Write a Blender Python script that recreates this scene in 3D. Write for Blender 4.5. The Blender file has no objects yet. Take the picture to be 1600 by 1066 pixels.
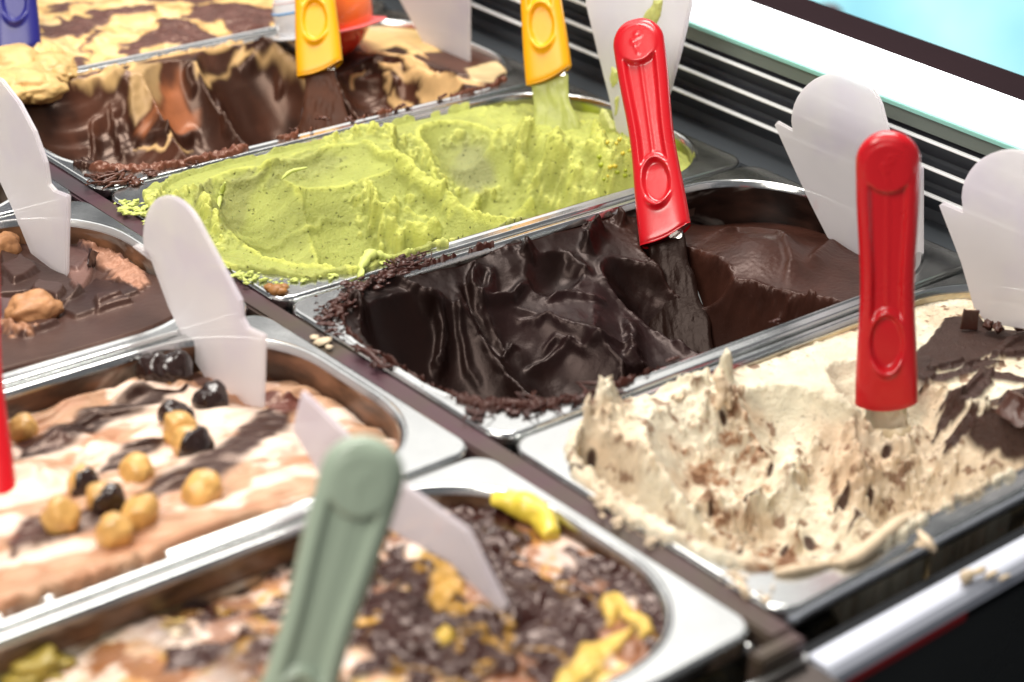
import bpy, bmesh, math, random
import numpy as np
from mathutils import Vector, Matrix
random.seed(7); RS = np.random.RandomState(11)
S = bpy.context.scene; COL = S.collection

# ------------------------------------------------------------------ camera
W0, H0, FPX = 1600.0, 1066.0, 3356.86
EUL = (math.radians(63.35305297), math.radians(-2.67014912), math.radians(-40.27190018))
CAMP = np.array([-0.538047, -1.111871, 0.455570])
cd = bpy.data.cameras.new('camera'); cam = bpy.data.objects.new('camera', cd); COL.objects.link(cam)
cam.location = CAMP; cam.rotation_mode = 'XYZ'; cam.rotation_euler = EUL
cd.sensor_width = 36; cd.lens = FPX / 1600 * 36; cd.clip_start = .05; cd.clip_end = 60
cd.dof.use_dof = True; cd.dof.focus_distance = 1.13; cd.dof.aperture_fstop = 5.8; cd.dof.aperture_blades = 7
S.camera = cam
# ------------------------------------------------------------------ world and lamps
w = bpy.data.worlds.new('World'); S.world = w; w.use_nodes = True
bg = w.node_tree.nodes['Background']; bg.inputs[0].default_value = (.95, .96, 1, 1); bg.inputs[1].default_value = .17
def area(name, loc, target, sx, sy, power, color=(1, 1, 1)):
    l = bpy.data.lights.new(name, 'AREA'); l.shape = 'RECTANGLE'; l.size = sx; l.size_y = sy; l.energy = power; l.color = color
    o = bpy.data.objects.new(name, l); COL.objects.link(o); o.location = loc
    o.rotation_euler = (Vector(target) - Vector(loc)).to_track_quat('-Z', 'Y').to_euler(); return o
area('rim_reflection_panel', (.60, .85, 1.40), (.25, -.4, 0), 2.1, 1.2, 10.5, (1, .97, .93))  # added bright panel, placed and sized for what the steel rims reflect
area('front_left_fill', (-.85, -.62, 1.05), (-.05, -.42, 0), .7, .7, 17, (1, .94, .86))  # added fill from the front left, brightens labels and left pans
area('ceiling_lamp', (.30, -.05, 1.35), (.05, -.4, 0), .8, .6, 26, (1, .96, .90))
S.view_settings.view_transform = 'Standard'; S.view_settings.look = 'None'; S.view_settings.gamma = 1
S.view_settings.exposure = .2
S.render.engine = 'CYCLES'

# ------------------------------------------------------------------ pixel of the photo -> place
ROT = np.array([[0.76215706, 0.25814281, -0.59369934], [-0.64571384, 0.369108, -0.66844066], [0.04658603, 0.89281665, 0.44800465]])
def ray(px, py): return ROT @ np.array([(px - 800) / FPX, -(py - 533) / FPX, -1.0])
def Vz(px, py, z):
    d = ray(px, py); return CAMP + d * (z - CAMP[2]) / d[2]
def Vu(px, py, u):
    d = ray(px, py); return CAMP + d * (u - CAMP[0]) / d[0]
def Vd(px, py, dep): return CAMP + ray(px, py) * dep
def depth_of(p): return float(-(ROT.T @ (np.asarray(p) - CAMP))[2])

# ------------------------------------------------------------------ materials
def lin(r, g, b):
    f = lambda c: (c / 255 / 12.92) if c <= 10 else ((c / 255 + .055) / 1.055) ** 2.4
    return (f(r), f(g), f(b))
def mat(name, col=(.5, .5, .5), rough=.5, metal=0, noise=0, nscale=200, bump=0, bscale=400, trans=0, coat=0, sss=0, spec=.5, emit=None, es=0, detail=4):
    m = bpy.data.materials.new(name); m.use_nodes = True; nt = m.node_tree; b = nt.nodes['Principled BSDF']
    b.inputs['Base Color'].default_value = (*col, 1); b.inputs['Roughness'].default_value = rough; b.inputs['Metallic'].default_value = metal
    b.inputs['Specular IOR Level'].default_value = spec
    if coat: b.inputs['Coat Weight'].default_value = coat; b.inputs['Coat Roughness'].default_value = .12
    if trans: b.inputs['Transmission Weight'].default_value = trans
    if sss:
        b.inputs['Subsurface Weight'].default_value = sss; b.inputs['Subsurface Scale'].default_value = .0018
        b.inputs['Subsurface Radius'].default_value = (1, .6, .35)
    if emit: b.inputs['Emission Color'].default_value = (*emit, 1); b.inputs['Emission Strength'].default_value = es
    tc = nt.nodes.new('ShaderNodeTexCoord')
    if noise:
        n = nt.nodes.new('ShaderNodeTexNoise'); n.inputs['Scale'].default_value = nscale; n.inputs['Detail'].default_value = detail
        nt.links.new(tc.outputs['Object'], n.inputs['Vector'])
        mr = nt.nodes.new('ShaderNodeMapRange'); mr.inputs['To Min'].default_value = 1 - noise; mr.inputs['To Max'].default_value = 1 + noise
        nt.links.new(n.outputs['Fac'], mr.inputs['Value'])
        mx = nt.nodes.new('ShaderNodeVectorMath'); mx.operation = 'SCALE'; mx.inputs[0].default_value = col
        nt.links.new(mr.outputs[0], mx.inputs['Scale']); nt.links.new(mx.outputs[0], b.inputs['Base Color'])
        m2 = nt.nodes.new('ShaderNodeMapRange'); m2.inputs['To Min'].default_value = max(rough - noise * .6, .03); m2.inputs['To Max'].default_value = min(rough + noise * .6, 1)
        nt.links.new(n.outputs['Fac'], m2.inputs['Value']); nt.links.new(m2.outputs[0], b.inputs['Roughness'])
    if bump:
        n = nt.nodes.new('ShaderNodeTexNoise'); n.inputs['Scale'].default_value = bscale; n.inputs['Detail'].default_value = 5
        nt.links.new(tc.outputs['Object'], n.inputs['Vector'])
        bp = nt.nodes.new('ShaderNodeBump'); bp.inputs['Strength'].default_value = bump; bp.inputs['Distance'].default_value = .001
        nt.links.new(n.outputs['Fac'], bp.inputs['Height']); nt.links.new(bp.outputs[0], b.inputs['Normal'])
    return m
def gel_mat(name, sss=0, coat=0, bump=.2, bscale=700, pores=0, cvar=.12, cscale=120, spec=.5, tint=(1, .72, .58), bdist=.0008):
    """colour and gloss from the surface's own paint map, plus fine grain"""
    m = mat(name, sss=sss, coat=coat, spec=spec); nt = m.node_tree; b = nt.nodes['Principled BSDF']; b.inputs['Specular Tint'].default_value = (*tint, 1)
    a = nt.nodes.new('ShaderNodeAttribute'); a.attribute_name = 'paint'
    tc = nt.nodes.new('ShaderNodeTexCoord')
    n = nt.nodes.new('ShaderNodeTexNoise'); n.inputs['Scale'].default_value = cscale; n.inputs['Detail'].default_value = 6
    nt.links.new(tc.outputs['Object'], n.inputs['Vector'])
    mr = nt.nodes.new('ShaderNodeMapRange'); mr.inputs['From Min'].default_value = .3; mr.inputs['From Max'].default_value = .7
    mr.inputs['To Min'].default_value = 1 - cvar; mr.inputs['To Max'].default_value = 1 + cvar
    nt.links.new(n.outputs['Fac'], mr.inputs['Value'])
    vm = nt.nodes.new('ShaderNodeVectorMath'); vm.operation = 'SCALE'
    nt.links.new(a.outputs['Color'], vm.inputs[0]); nt.links.new(mr.outputs[0], vm.inputs['Scale']); last = vm.outputs[0]
    n2 = nt.nodes.new('ShaderNodeTexNoise'); n2.inputs['Scale'].default_value = bscale; n2.inputs['Detail'].default_value = 6; n2.inputs['Roughness'].default_value = .65
    nt.links.new(tc.outputs['Object'], n2.inputs['Vector']); hgt = n2.outputs['Fac']
    if pores:
        v = nt.nodes.new('ShaderNodeTexNoise'); v.inputs['Scale'].default_value = 420; v.inputs['Detail'].default_value = 2
        nt.links.new(tc.outputs['Object'], v.inputs['Vector'])
        r = nt.nodes.new('ShaderNodeMapRange'); r.inputs['From Min'].default_value = .66; r.inputs['From Max'].default_value = .72
        nt.links.new(v.outputs['Fac'], r.inputs['Value'])
        mu = nt.nodes.new('ShaderNodeMath'); mu.operation = 'MULTIPLY_ADD'; mu.inputs[1].default_value = -pores; mu.inputs[2].default_value = 1
        nt.links.new(r.outputs[0], mu.inputs[0])
        vm2 = nt.nodes.new('ShaderNodeVectorMath'); vm2.operation = 'SCALE'
        nt.links.new(last, vm2.inputs[0]); nt.links.new(mu.outputs[0], vm2.inputs['Scale']); last = vm2.outputs[0]
        m3 = nt.nodes.new('ShaderNodeMath'); m3.operation = 'SUBTRACT'
        nt.links.new(hgt, m3.inputs[0]); nt.links.new(r.outputs[0], m3.inputs[1]); hgt = m3.outputs[0]
    nt.links.new(last, b.inputs['Base Color']); nt.links.new(a.outputs['Alpha'], b.inputs['Roughness'])
    bp = nt.nodes.new('ShaderNodeBump'); bp.inputs['Strength'].default_value = bump; bp.inputs['Distance'].default_value = bdist
    nt.links.new(hgt, bp.inputs['Height']); nt.links.new(bp.outputs[0], b.inputs['Normal'])
    return m

# ------------------------------------------------------------------ object helpers
def mesh_obj(name, V, F, m=None, parent=None, smooth=True, paint=None):
    me = bpy.data.meshes.new(name)
    me.from_pydata([tuple(v) for v in V], [], F) if not isinstance(F, np.ndarray) else None
    if isinstance(F, np.ndarray):
        V = np.asarray(V, dtype=np.float32); nf, k = F.shape
        me.vertices.add(len(V)); me.vertices.foreach_set('co', V.ravel())
        me.loops.add(nf * k); me.loops.foreach_set('vertex_index', F.ravel().astype(np.int32))
        me.polygons.add(nf); me.polygons.foreach_set('loop_start', (np.arange(nf) * k).astype(np.int32))
        me.update(calc_edges=True)
    if paint is not None:
        at = me.color_attributes.new('paint', 'FLOAT_COLOR', 'POINT'); at.data.foreach_set('color', np.asarray(paint, dtype=np.float32).ravel())
    if smooth: me.polygons.foreach_set('use_smooth', [True] * len(me.polygons))
    if m: me.materials.append(m)
    o = bpy.data.objects.new(name, me); COL.objects.link(o)
    if parent: o.parent = parent; o.matrix_parent_inverse = parent.matrix_basis.inverted()
    return o
def tag(o, label=None, cat=None, group=None, kind=None):
    if label: o['label'] = label
    if cat: o['category'] = cat
    if group: o['group'] = group
    if kind: o['kind'] = kind
    return o
def empty(name, loc=(0, 0, 0)):
    o = bpy.data.objects.new(name, None); COL.objects.link(o); o.location = loc; o.empty_display_size = .01; return o
def box(name, x0, x1, y0, y1, z0, z1, m, parent=None, bev=.0006, shear=0):
    bm = bmesh.new(); bmesh.ops.create_cube(bm, size=1)
    for v in bm.verts:
        v.co = Vector(((x0 + x1) / 2 + v.co.x * (x1 - x0), (y0 + y1) / 2 + v.co.y * (y1 - y0), (z0 + z1) / 2 + v.co.z * (z1 - z0)))
    for v in bm.verts: v.co.y += shear * v.co.x
    if bev: bmesh.ops.bevel(bm, geom=bm.edges[:], offset=bev, segments=2, affect='EDGES')
    me = bpy.data.meshes.new(name); bm.to_mesh(me); bm.free(); me.materials.append(m)
    o = bpy.data.objects.new(name, me); COL.objects.link(o)
    if parent: o.parent = parent; o.matrix_parent_inverse = parent.matrix_basis.inverted()
    return o

# ------------------------------------------------------------------ noise
class Noise:
    def __init__(s, seed):
        r = np.random.RandomState(seed); s.t = r.rand(64, 64, 64).astype(np.float32) * 2 - 1
    def __call__(s, x, y, z=None):
        x = np.asarray(x, dtype=np.float64); y = np.asarray(y, dtype=np.float64)
        z = np.zeros_like(x) if z is None else np.asarray(z, dtype=np.float64)
        xi, yi, zi = np.floor(x).astype(int), np.floor(y).astype(int), np.floor(z).astype(int)
        fx, fy, fz = x - xi, y - yi, z - zi
        fx, fy, fz = [f * f * f * (f * (f * 6 - 15) + 10) for f in (fx, fy, fz)]
        def L(a, b, c): return s.t[(xi + a) & 63, (yi + b) & 63, (zi + c) & 63]
        a = L(0, 0, 0) * (1 - fx) + L(1, 0, 0) * fx; b = L(0, 1, 0) * (1 - fx) + L(1, 1, 0) * fx
        c = L(0, 0, 1) * (1 - fx) + L(1, 0, 1) * fx; d = L(0, 1, 1) * (1 - fx) + L(1, 1, 1) * fx
        return (a * (1 - fy) + b * fy) * (1 - fz) + (c * (1 - fy) + d * fy) * fz
    def fbm(s, x, y, z=None, o=4, g=.5):
        r = 0; a = 1; t = 0; x = np.asarray(x, float); y = np.asarray(y, float); z = np.zeros_like(x) if z is None else z
        for i in range(o): r = r + a * s(x + i * 17.3, y + i * 5.1, z + i * 9.7); t += a; a *= g; x = x * 2.03; y = y * 2.03; z = z * 2.03
        return r / t
NZ = Noise(3)
def smooth(a, b, x):
    t = np.clip((x - a) / (b - a), 0, 1); return t * t * (3 - 2 * t)
def blur(a, n=1):
    for _ in range(n):
        p = np.pad(a, 1, mode='edge'); a = (p[:-2, 1:-1] + p[2:, 1:-1] + p[1:-1, :-2] + p[1:-1, 2:] + 4 * p[1:-1, 1:-1]) / 8
    return a

# ------------------------------------------------------------------ pans: pitch 168 mm, length 328 mm
PITCH, LEN = .168, .328
KF = .035                                  # the front row narrows a little to the right
def yv(v, u, row):                          # v (m from back) -> world y, front row sheared at its front edge
    return -v
OPEN_R = .054
def open_rect(side, row):
    u0 = .006 if side > 0 else -.012 - LEN + .008
    u1 = LEN - .005 if side > 0 else -.012 - .008
    if side < 0: u0 -= .002
    return u0, u1, row * PITCH + .0065, (row + 1) * PITCH - .0105 - (.004 if row == 3 else 0)
def rrect_sdf(u, v, rect, r):
    u0, u1, v0, v1 = rect
    cx, cy, hx, hy = (u0 + u1) / 2, (v0 + v1) / 2, (u1 - u0) / 2 - r, (v1 - v0) / 2 - r
    dx, dy = np.abs(u - cx) - hx, np.abs(v - cy) - hy
    return np.hypot(np.maximum(dx, 0), np.maximum(dy, 0)) + np.minimum(np.maximum(dx, dy), 0) - r
def rr_loop(rect, r, n=12):
    """rounded rectangle as 4 arcs, same number of points for any size"""
    u0, u1, v0, v1 = rect; pts = []
    for cx, cy, a0 in ((u1 - r, v1 - r, 0), (u0 + r, v1 - r, 90), (u0 + r, v0 + r, 180), (u1 - r, v0 + r, 270)):
        for i in range(n + 1):
            a = math.radians(a0 + 90 * i / n); pts.append((cx + r * math.cos(a), cy + r * math.sin(a)))
    # add points on the straight runs so the loft stays even
    out = []; k = len(pts)
    for i in range(k):
        p, q = pts[i], pts[(i + 1) % k]; out.append(p)
        if (i + 1) % (n + 1) == 0:
            for j in range(1, 8): out.append((p[0] + (q[0] - p[0]) * j / 8, p[1] + (q[1] - p[1]) * j / 8))
    return out
def loft(rings):
    V = [p for r in rings for p in r]; n = len(rings[0]); F = []
    for i in range(len(rings) - 1):
        for j in range(n): F.append((i * n + j, i * n + (j + 1) % n, (i + 1) * n + (j + 1) % n, (i + 1) * n + j))
    return V, F
steel = mat('brushed_steel', (.64, .65, .64), .18, 1, noise=.2, nscale=45, bump=.05, bscale=900)
steel_dark = mat('dark_steel', (.28, .29, .28), .33, 1, noise=.12, nscale=40)
def grow(rect, d): return (rect[0] - d, rect[1] + d, rect[2] - d, rect[3] + d)
def make_pan(side, row, label, wallmat):
    inner = open_rect(side, row)
    o0 = (0.0 if side > 0 else -.012 - LEN) + .0005; o1 = (LEN if side > 0 else -.012) - .0005
    outer = (o0, o1, row * PITCH + .0012, (row + 1) * PITCH - .0022)
    root = empty('gelato_pan', ((o0 + o1) / 2, -(outer[2] + outer[3]) / 2, -.12))
    tag(root, label, 'pan', 'steel gelato pans set in the case')
    def ring(rect, r, z):
        L = rr_loop(rect, r)
        if row == 3:      # front edge of the front row runs slightly back to the right
            L = [(u, v - KF * max(0, (v - 3.5 * PITCH) / (.5 * PITCH)) * (u - (-.0)) if v > 3.5 * PITCH else v) for u, v in L]
        return [(u, -v, z) for u, v in L]
    rings = [ring(outer, .0115, -.0085), ring(grow(outer, .0002), .0115, -.0022), ring(grow(outer, -.0004), .0112, -.0007), ring(grow(outer, -.0012), .0106, 0), ring(grow(outer, -.0016), .0102, 0),
             ring(grow(inner, .0032), OPEN_R + .0032, .0), ring(grow(inner, .0028), OPEN_R + .003, .0), ring(grow(inner, .0018), OPEN_R + .002, .0005), ring(grow(inner, .0008), OPEN_R, .0005), ring(inner, OPEN_R, -.0004), ring(grow(inner, -.0007), OPEN_R, -.003)]
    V, F = loft(rings); V = [tuple(v) for v in V]
    mesh_obj('rim', V, F, steel, root)
    rings = [ring(grow(inner, -.0006), OPEN_R, -.0025), ring(grow(inner, -.0012), OPEN_R, -.03), ring(grow(inner, -.0025), OPEN_R, -.07), ring(grow(inner, -.004), OPEN_R - .002, -.112), ring(grow(inner, -.012), OPEN_R - .012, -.118)]
    V, F = loft(rings); n = len(rings[0]); F.append(tuple(range(len(V) - n, len(V))))
    mesh_obj('basin', V, F, wallmat, root)
    return root

# ------------------------------------------------------------------ sculpted gelato surfaces
class Gel:
    def __init__(s, side, row, base, col, rough, step=.0008, umin=None, margin=.009):
        s.side, s.row = side, row; s.rect = open_rect(side, row)
        u0, u1, v0, v1 = s.rect; u0 -= margin; u1 += margin; v0 -= min(margin, .006); v1 += margin
        if umin is not None: u0 = max(u0, umin)
        s.nu = int((u1 - u0) / step); s.nv = int((v1 - v0) / step)
        s.gu = np.linspace(u0, u1, s.nu); s.gv = np.linspace(v0, v1, s.nv)
        s.U, s.V = np.meshgrid(s.gu, s.gv, indexing='ij')
        s.z = np.full_like(s.U, base); s.C = np.zeros((s.nu, s.nv, 4)); s.C[..., :3] = col; s.C[..., 3] = rough
        s.sd = rrect_sdf(s.U, s.V, s.rect, OPEN_R)
        if row == 3: s.sd = s.sd + np.where(s.V > 3.5 * PITCH, KF * (s.V - 3.5 * PITCH) / (.5 * PITCH) * s.U, 0)
        s.over = np.zeros_like(s.U); s.nmask = np.ones_like(s.U)
        s.k = 1
    def hit(s, px, py):
        d = ray(px, py); t0 = (.05 - CAMP[2]) / d[2]; t1 = (-.1 - CAMP[2]) / d[2]
        t = np.linspace(t0, t1, 500); P = CAMP[None] + t[:, None] * d[None]
        iu = np.clip(np.searchsorted(s.gu, P[:, 0]), 0, s.nu - 1); iv = np.clip(np.searchsorted(s.gv, -P[:, 1]), 0, s.nv - 1)
        ok = (P[:, 2] <= s.z[iu, iv]) & (s.sd[iu, iv] < .004) | ((P[:, 2] <= 0) & (s.sd[iu, iv] >= .004))
        i = int(np.argmax(ok)) if ok.any() else len(t) - 1
        return P[i]
    def hits(s, pts): 
        h = [s.hit(*p) for p in pts]; return np.array([(p[0], -p[1]) for p in h])
    def seg(s, P, warp=0, wscale=80):
        """distance to polyline (metres), parameter along it, signed side"""
        U, V = s.U, s.V
        if warp: U = U + warp * NZ.fbm(U * wscale, V * wscale, o=3); V = V + warp * NZ.fbm(s.U * wscale + 31, s.V * wscale + 7, o=3)
        best = np.full(U.shape, 9.); par = np.zeros_like(U); sgn = np.zeros_like(U)
        L = np.r_[0, np.cumsum(np.hypot(*np.diff(P, axis=0).T))]; T = L[-1] + 1e-9
        for i in range(len(P) - 1):
            a, b = P[i], P[i + 1]; ab = b - a; l2 = ab @ ab + 1e-12
            t = np.clip(((U - a[0]) * ab[0] + (V - a[1]) * ab[1]) / l2, 0, 1)
            dx = U - a[0] - t * ab[0]; dy = V - a[1] - t * ab[1]; d = np.hypot(dx, dy)
            m = d < best; best = np.where(m, d, best); par = np.where(m, (L[i] + t * math.sqrt(l2)) / T, par); sgn = np.where(m, np.sign(dx * ab[1] - dy * ab[0]), sgn)
        return best, par, sgn
    def rbf(s, pts):
        """smooth sheet through (px, py, z mm)"""
        P = np.array([[*(lambda q: (q[0], -q[1]))(Vz(a, b, c / 1000)), c / 1000] for a, b, c in pts]); X = P[:, :2]; n = len(X)
        K = lambda A, B: (lambda r: r ** 2 * np.log(r + 1e-9))(np.hypot(A[:, None, 0] - B[None, :, 0], A[:, None, 1] - B[None, :, 1]) * 10)
        M = np.zeros((n + 3, n + 3)); M[:n, :n] = K(X, X) + np.eye(n) * .002; M[:n, n] = 1; M[:n, n + 1:] = X; M[n, :n] = 1; M[n + 1:, :n] = X.T
        w_ = np.linalg.solve(M, np.r_[P[:, 2], 0, 0, 0]); Q = np.stack([s.U[::6, ::6].ravel(), s.V[::6, ::6].ravel()], 1)
        q = (K(Q, X) @ w_[:n] + w_[n] + Q @ w_[n + 1:]).reshape(s.U[::6, ::6].shape)
        # bilinear upsample
        a, b = q.shape; iu = np.minimum(np.arange(s.nu) / 6, a - 1.001); iv = np.minimum(np.arange(s.nv) / 6, b - 1.001)
        i0 = iu.astype(int); j0 = iv.astype(int); fu = (iu - i0)[:, None]; fv = (iv - j0)[None]
        g = lambda i, j: q[np.ix_(i0 + i, j0 + j)]
        return g(0, 0) * (1 - fu) * (1 - fv) + g(1, 0) * fu * (1 - fv) + g(0, 1) * (1 - fu) * fv + g(1, 1) * fu * fv
    def base(s, pts): s.z = s.rbf(pts)
    def cut(s, px, py, z, a, b, ang, H=None, p=2.0, ridges=0, rfreq=300, k=.0015, rough=0, tilt=(0, 0), wob=.1):
        """one stroke of the spatula: a bowl whose bottom is at this pixel and depth; a, b half sizes (mm) where it reaches the rim level"""
        c = np.array([px / 1000, -(s.row * PITCH + py / 1000), 0.]); a /= 1000; b /= 1000; th = math.radians(ang); H = (H / 1000 if H else -z / 1000)
        du = s.U - c[0]; dv = s.V + c[1]; x = du * math.cos(th) + dv * math.sin(th); y = -du * math.sin(th) + dv * math.cos(th)
        n = wob * NZ.fbm(s.U * 22 + px, s.V * 22 + py, o=3)
        r = ((np.abs(x / a)) ** p + (np.abs(y / b)) ** p) * (1 + n)
        f = z / 1000 + H * r + tilt[0] * x + tilt[1] * y
        if ridges: f = f + ridges / 1000 * NZ.fbm(y * rfreq, x * 9 + px * .1, o=3)
        m = f < s.z; d = s.z - f
        h = np.clip(.5 - .5 * d / k, 0, 1)
        s.z = np.where(True, f * (1 - h) + s.z * h - 0 * k, s.z)
        if rough is not None: s.nmask = np.where(m, rough, s.nmask)
        return m
    def ridge(s, pts, wmm, hmm, warp=0, asym=0, taper=True, world=False):
        P = s.hits(pts); d, t, sg = s.seg(P, warp); w_ = wmm / 1000
        if asym: w_ = w_ * np.where(sg > 0, 1 + asym, 1 - asym)
        e = np.exp(-(d / w_) ** 2)
        if taper: e = e * np.clip(np.sin(np.pi * np.clip(t, .02, .98)) * 1.8, 0, 1)
        s.z = s.z + hmm / 1000 * e; return e
    def blob(s, px, py, rx, ry, h, ang=0, p=2, noise=0, nf=150):
        c = s.hit(px, py); th = math.radians(ang); du = s.U - c[0]; dv = s.V + c[1]
        x = du * math.cos(th) + dv * math.sin(th); y = -du * math.sin(th) + dv * math.cos(th)
        r = (x / rx * 1000) ** 2 + (y / ry * 1000) ** 2
        e = np.exp(-r ** (p / 2)); s.z = s.z + h / 1000 * e * (1 + noise * NZ.fbm(s.U * nf, s.V * nf, o=4)); return e
    def heap(s, paths, k=.75):
        """crumbly torn gelato heaped along a crest and fused with it: (pixels, spread mm, count, rmin, rmax, lift mm)"""
        du = s.gu[1] - s.gu[0]; dv = s.gv[1] - s.gv[0]; s.hm = getattr(s, 'hm', np.zeros_like(s.z))
        for pts, spread, cnt, r0, r1, lift in paths:
            P = np.array([s.hit(*q) for q in pts]); L = np.r_[0, np.cumsum(np.linalg.norm(np.diff(P, axis=0), axis=1))]
            for i in range(cnt):
                a = RS.rand() * L[-1]; c = np.array([np.interp(a, L, P[:, j]) for j in range(3)]); o = RS.randn(2) * spread / 1000 * .42
                u, v = c[0] + o[0], -c[1] + o[1]; r = (r0 + (r1 - r0) * RS.rand() ** 2) / 1000; iu = int(round((u - s.gu[0]) / du)); iv = int(round((v - s.gv[0]) / dv)); w_ = int(r * 1.8 / du) + 1
                if iu < w_ or iv < w_ or iu >= s.nu - w_ or iv >= s.nv - w_: continue
                sl = (slice(iu - w_, iu + w_ + 1), slice(iv - w_, iv + w_ + 1)); x = s.U[sl] - u; y = s.V[sl] - v; th = RS.rand() * 3.14; e = RS.uniform(.55, 1.0)
                xa = x * math.cos(th) + y * math.sin(th); ya = (-x * math.sin(th) + y * math.cos(th)) / e; d2 = (xa ** 2 + ya ** 2) / r ** 2
                h = s.z[iu, iv] + max(0, 1 - np.hypot(*o) / (spread / 1000)) * lift / 1000 * RS.rand() * .35 + np.where(d2 < 1, np.sqrt(np.clip(1 - d2, 0, 1)) * r * k, -1)
                m = d2 < 1; s.z[sl] = np.where(m, np.maximum(s.z[sl], h), s.z[sl]); s.hm[sl] = np.where(m, 1, s.hm[sl])
        s.z = blur(s.z, 1)
    def paint(s, e, col, rough=None):
        e = np.clip(e, 0, 1)[..., None]; s.C[..., :3] = s.C[..., :3] * (1 - e) + np.array(col) * e
        if rough is not None: s.C[..., 3] = s.C[..., 3] * (1 - e[..., 0]) + rough * e[..., 0]
    def stroke(s, pts, wmm, col, rough=None, warp=.002, wscale=120, h=0, soft=.35, taper=True):
        P = s.hits(pts); d, t, _ = s.seg(P, warp, wscale); w_ = wmm / 1000
        if taper: w_ = w_ * np.clip(np.sin(np.pi * np.clip(t, .04, .96)) * 1.6, .15, 1)
        e = 1 - smooth(w_ * (1 - soft), w_ * (1 + soft), d); s.paint(e, col, rough)
        if h: s.z = s.z + h / 1000 * np.sqrt(np.clip(e, 0, 1))
        return e
    def poly(s, pts, col=None, rough=None, warp=.003, wscale=90, h=0, soft=.0008, zfix=None, flat=False):
        P = s.hits(pts) if zfix is None else np.array([(lambda q: (q[0], -q[1]))(Vz(a, b, zfix)) for a, b in pts])
        if flat: s.z_flat = blur(s.z, 30)
        d, _, _ = s.seg(np.vstack([P, P[:1]]), warp, wscale)
        U = s.U + (warp * NZ.fbm(s.U * wscale, s.V * wscale, o=3) if warp else 0); V = s.V + (warp * NZ.fbm(s.U * wscale + 31, s.V * wscale + 7, o=3) if warp else 0)
        ins = np.zeros(U.shape, bool); n = len(P)
        for i in range(n):
            a, b = P[i], P[(i + 1) % n]
            c = ((a[1] > V) != (b[1] > V)) & (U < (b[0] - a[0]) * (V - a[1]) / (b[1] - a[1] + 1e-12) + a[0]); ins ^= c
        sd = np.where(ins, -d, d); e = 1 - smooth(-soft, soft, sd)
        if col is not None: s.paint(e, col, rough)
        if flat: s.z = s.z * (1 - e) + s.z_flat * e; s.nmask = s.nmask * (1 - e)
        if h: s.z = s.z + h / 1000 * e
        return e
    def crest(s, n1=6, n2=24):
        a = blur(s.z, n1); b = blur(a, n2); return a - b
    def torn(s, amp, freq=260, gain=900, lateral=True):
        """crumbly texture where strokes meet and where the mass was torn"""
        c = np.clip(s.crest() * gain, 0, 1) ; m = np.clip(c + .0, 0, 1) * np.clip(s.nmask + .6, 0, 1)
        m = blur(m, 4); s.tm = m
        f = NZ.fbm(s.U * freq, s.V * freq, s.z * freq, o=4, g=.6)
        s.z = s.z + amp / 1000 * m * (f * 1.3 + .35)
    def rim(s, cover, drop_amp=0, thick=1.6):
        """cover(U,V) > 0 where gelato is smeared over the rim"""
        s.cover = cover
        s.thick = thick / 1000
    def build(s, name, m, label, cat='gelato', fine=.25, ffreq=420, lat=.8):
        if getattr(s, 'late', None): s.late()
        n = NZ.fbm(s.U * ffreq, s.V * ffreq, s.z * ffreq, o=3)
        s.z = s.z + fine / 1000 * n * np.clip(s.nmask + .15, 0, 1)
        inside = s.sd < -.0003
        cov = getattr(s, 'cover', np.full_like(s.U, -1.))
        nn = NZ.fbm(s.U * 330, s.V * 330, o=4, g=.6); tk = getattr(s, 'thick', .0015)
        hc = np.clip(cov, -1, 1) * tk * (1 + getattr(s, 'rimrough', .9) * nn) + .0006
        zl = np.minimum(s.z, -.004) * 1.0
        zo = np.where(cov > 0, hc, np.where(s.sd > .0015, -.0035, -.004))
        zo = np.where((cov <= 0) & (s.z < -.004), s.z - .002, zo)
        near = 1 - smooth(-.004, 0, s.sd)
        zi = np.where(cov > 0, s.z, np.minimum(s.z, -.0005 + .03 * near))
        z = np.where(inside, zi, zo)
        if lat:
            tm = getattr(s, 'tm', np.zeros_like(z)); a = lat / 1000 * tm
            U = s.U + a * NZ.fbm(s.U * 300, s.V * 300, z * 300 + 3, o=3) * 2; V = s.V + a * NZ.fbm(s.U * 300 + 50, s.V * 300 + 9, z * 300, o=3) * 2
        else: U, V = s.U, s.V
        s.zf = z
        idx = np.arange(s.nu * s.nv).reshape(s.nu, s.nv)
        F = np.stack([idx[:-1, :-1], idx[:-1, 1:], idx[1:, 1:], idx[1:, :-1]], -1).reshape(-1, 4)
        # drop the hidden skirt
        hid = (~inside) & (cov <= -.02) & (s.sd > .0012); keep = ~(hid.ravel()[F].all(1)); F = F[keep]
        used = np.unique(F); mp = -np.ones(s.nu * s.nv, int); mp[used] = np.arange(len(used))
        P = np.stack([U, -V, z], -1).reshape(-1, 3)[used]; c = s.C.reshape(-1, 4)[used]
        o = mesh_obj(name, P, mp[F], m, paint=c); tag(o, label, cat); s.obj = o
        return o
def tube(pts, rad, seg=6):
    pts = [Vector(p) for p in pts]; V = []; F = []; n = len(pts)
    for i, p in enumerate(pts):
        t = (pts[min(i + 1, n - 1)] - pts[max(i - 1, 0)]).normalized(); a = t.orthogonal().normalized(); b = t.cross(a)
        r = rad[i] if hasattr(rad, '__len__') else rad
        for k in range(seg):
            an = 2 * math.pi * k / seg; V.append(tuple(p + (a * math.cos(an) + b * math.sin(an)) * r))
    for i in range(n - 1):
        for k in range(seg): F.append((i * seg + k, i * seg + (k + 1) % seg, (i + 1) * seg + (k + 1) % seg, (i + 1) * seg + k))
    F.append(tuple(range(seg))[::-1]); F.append(tuple(range((n - 1) * seg, n * seg)))
    return V, F
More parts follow.
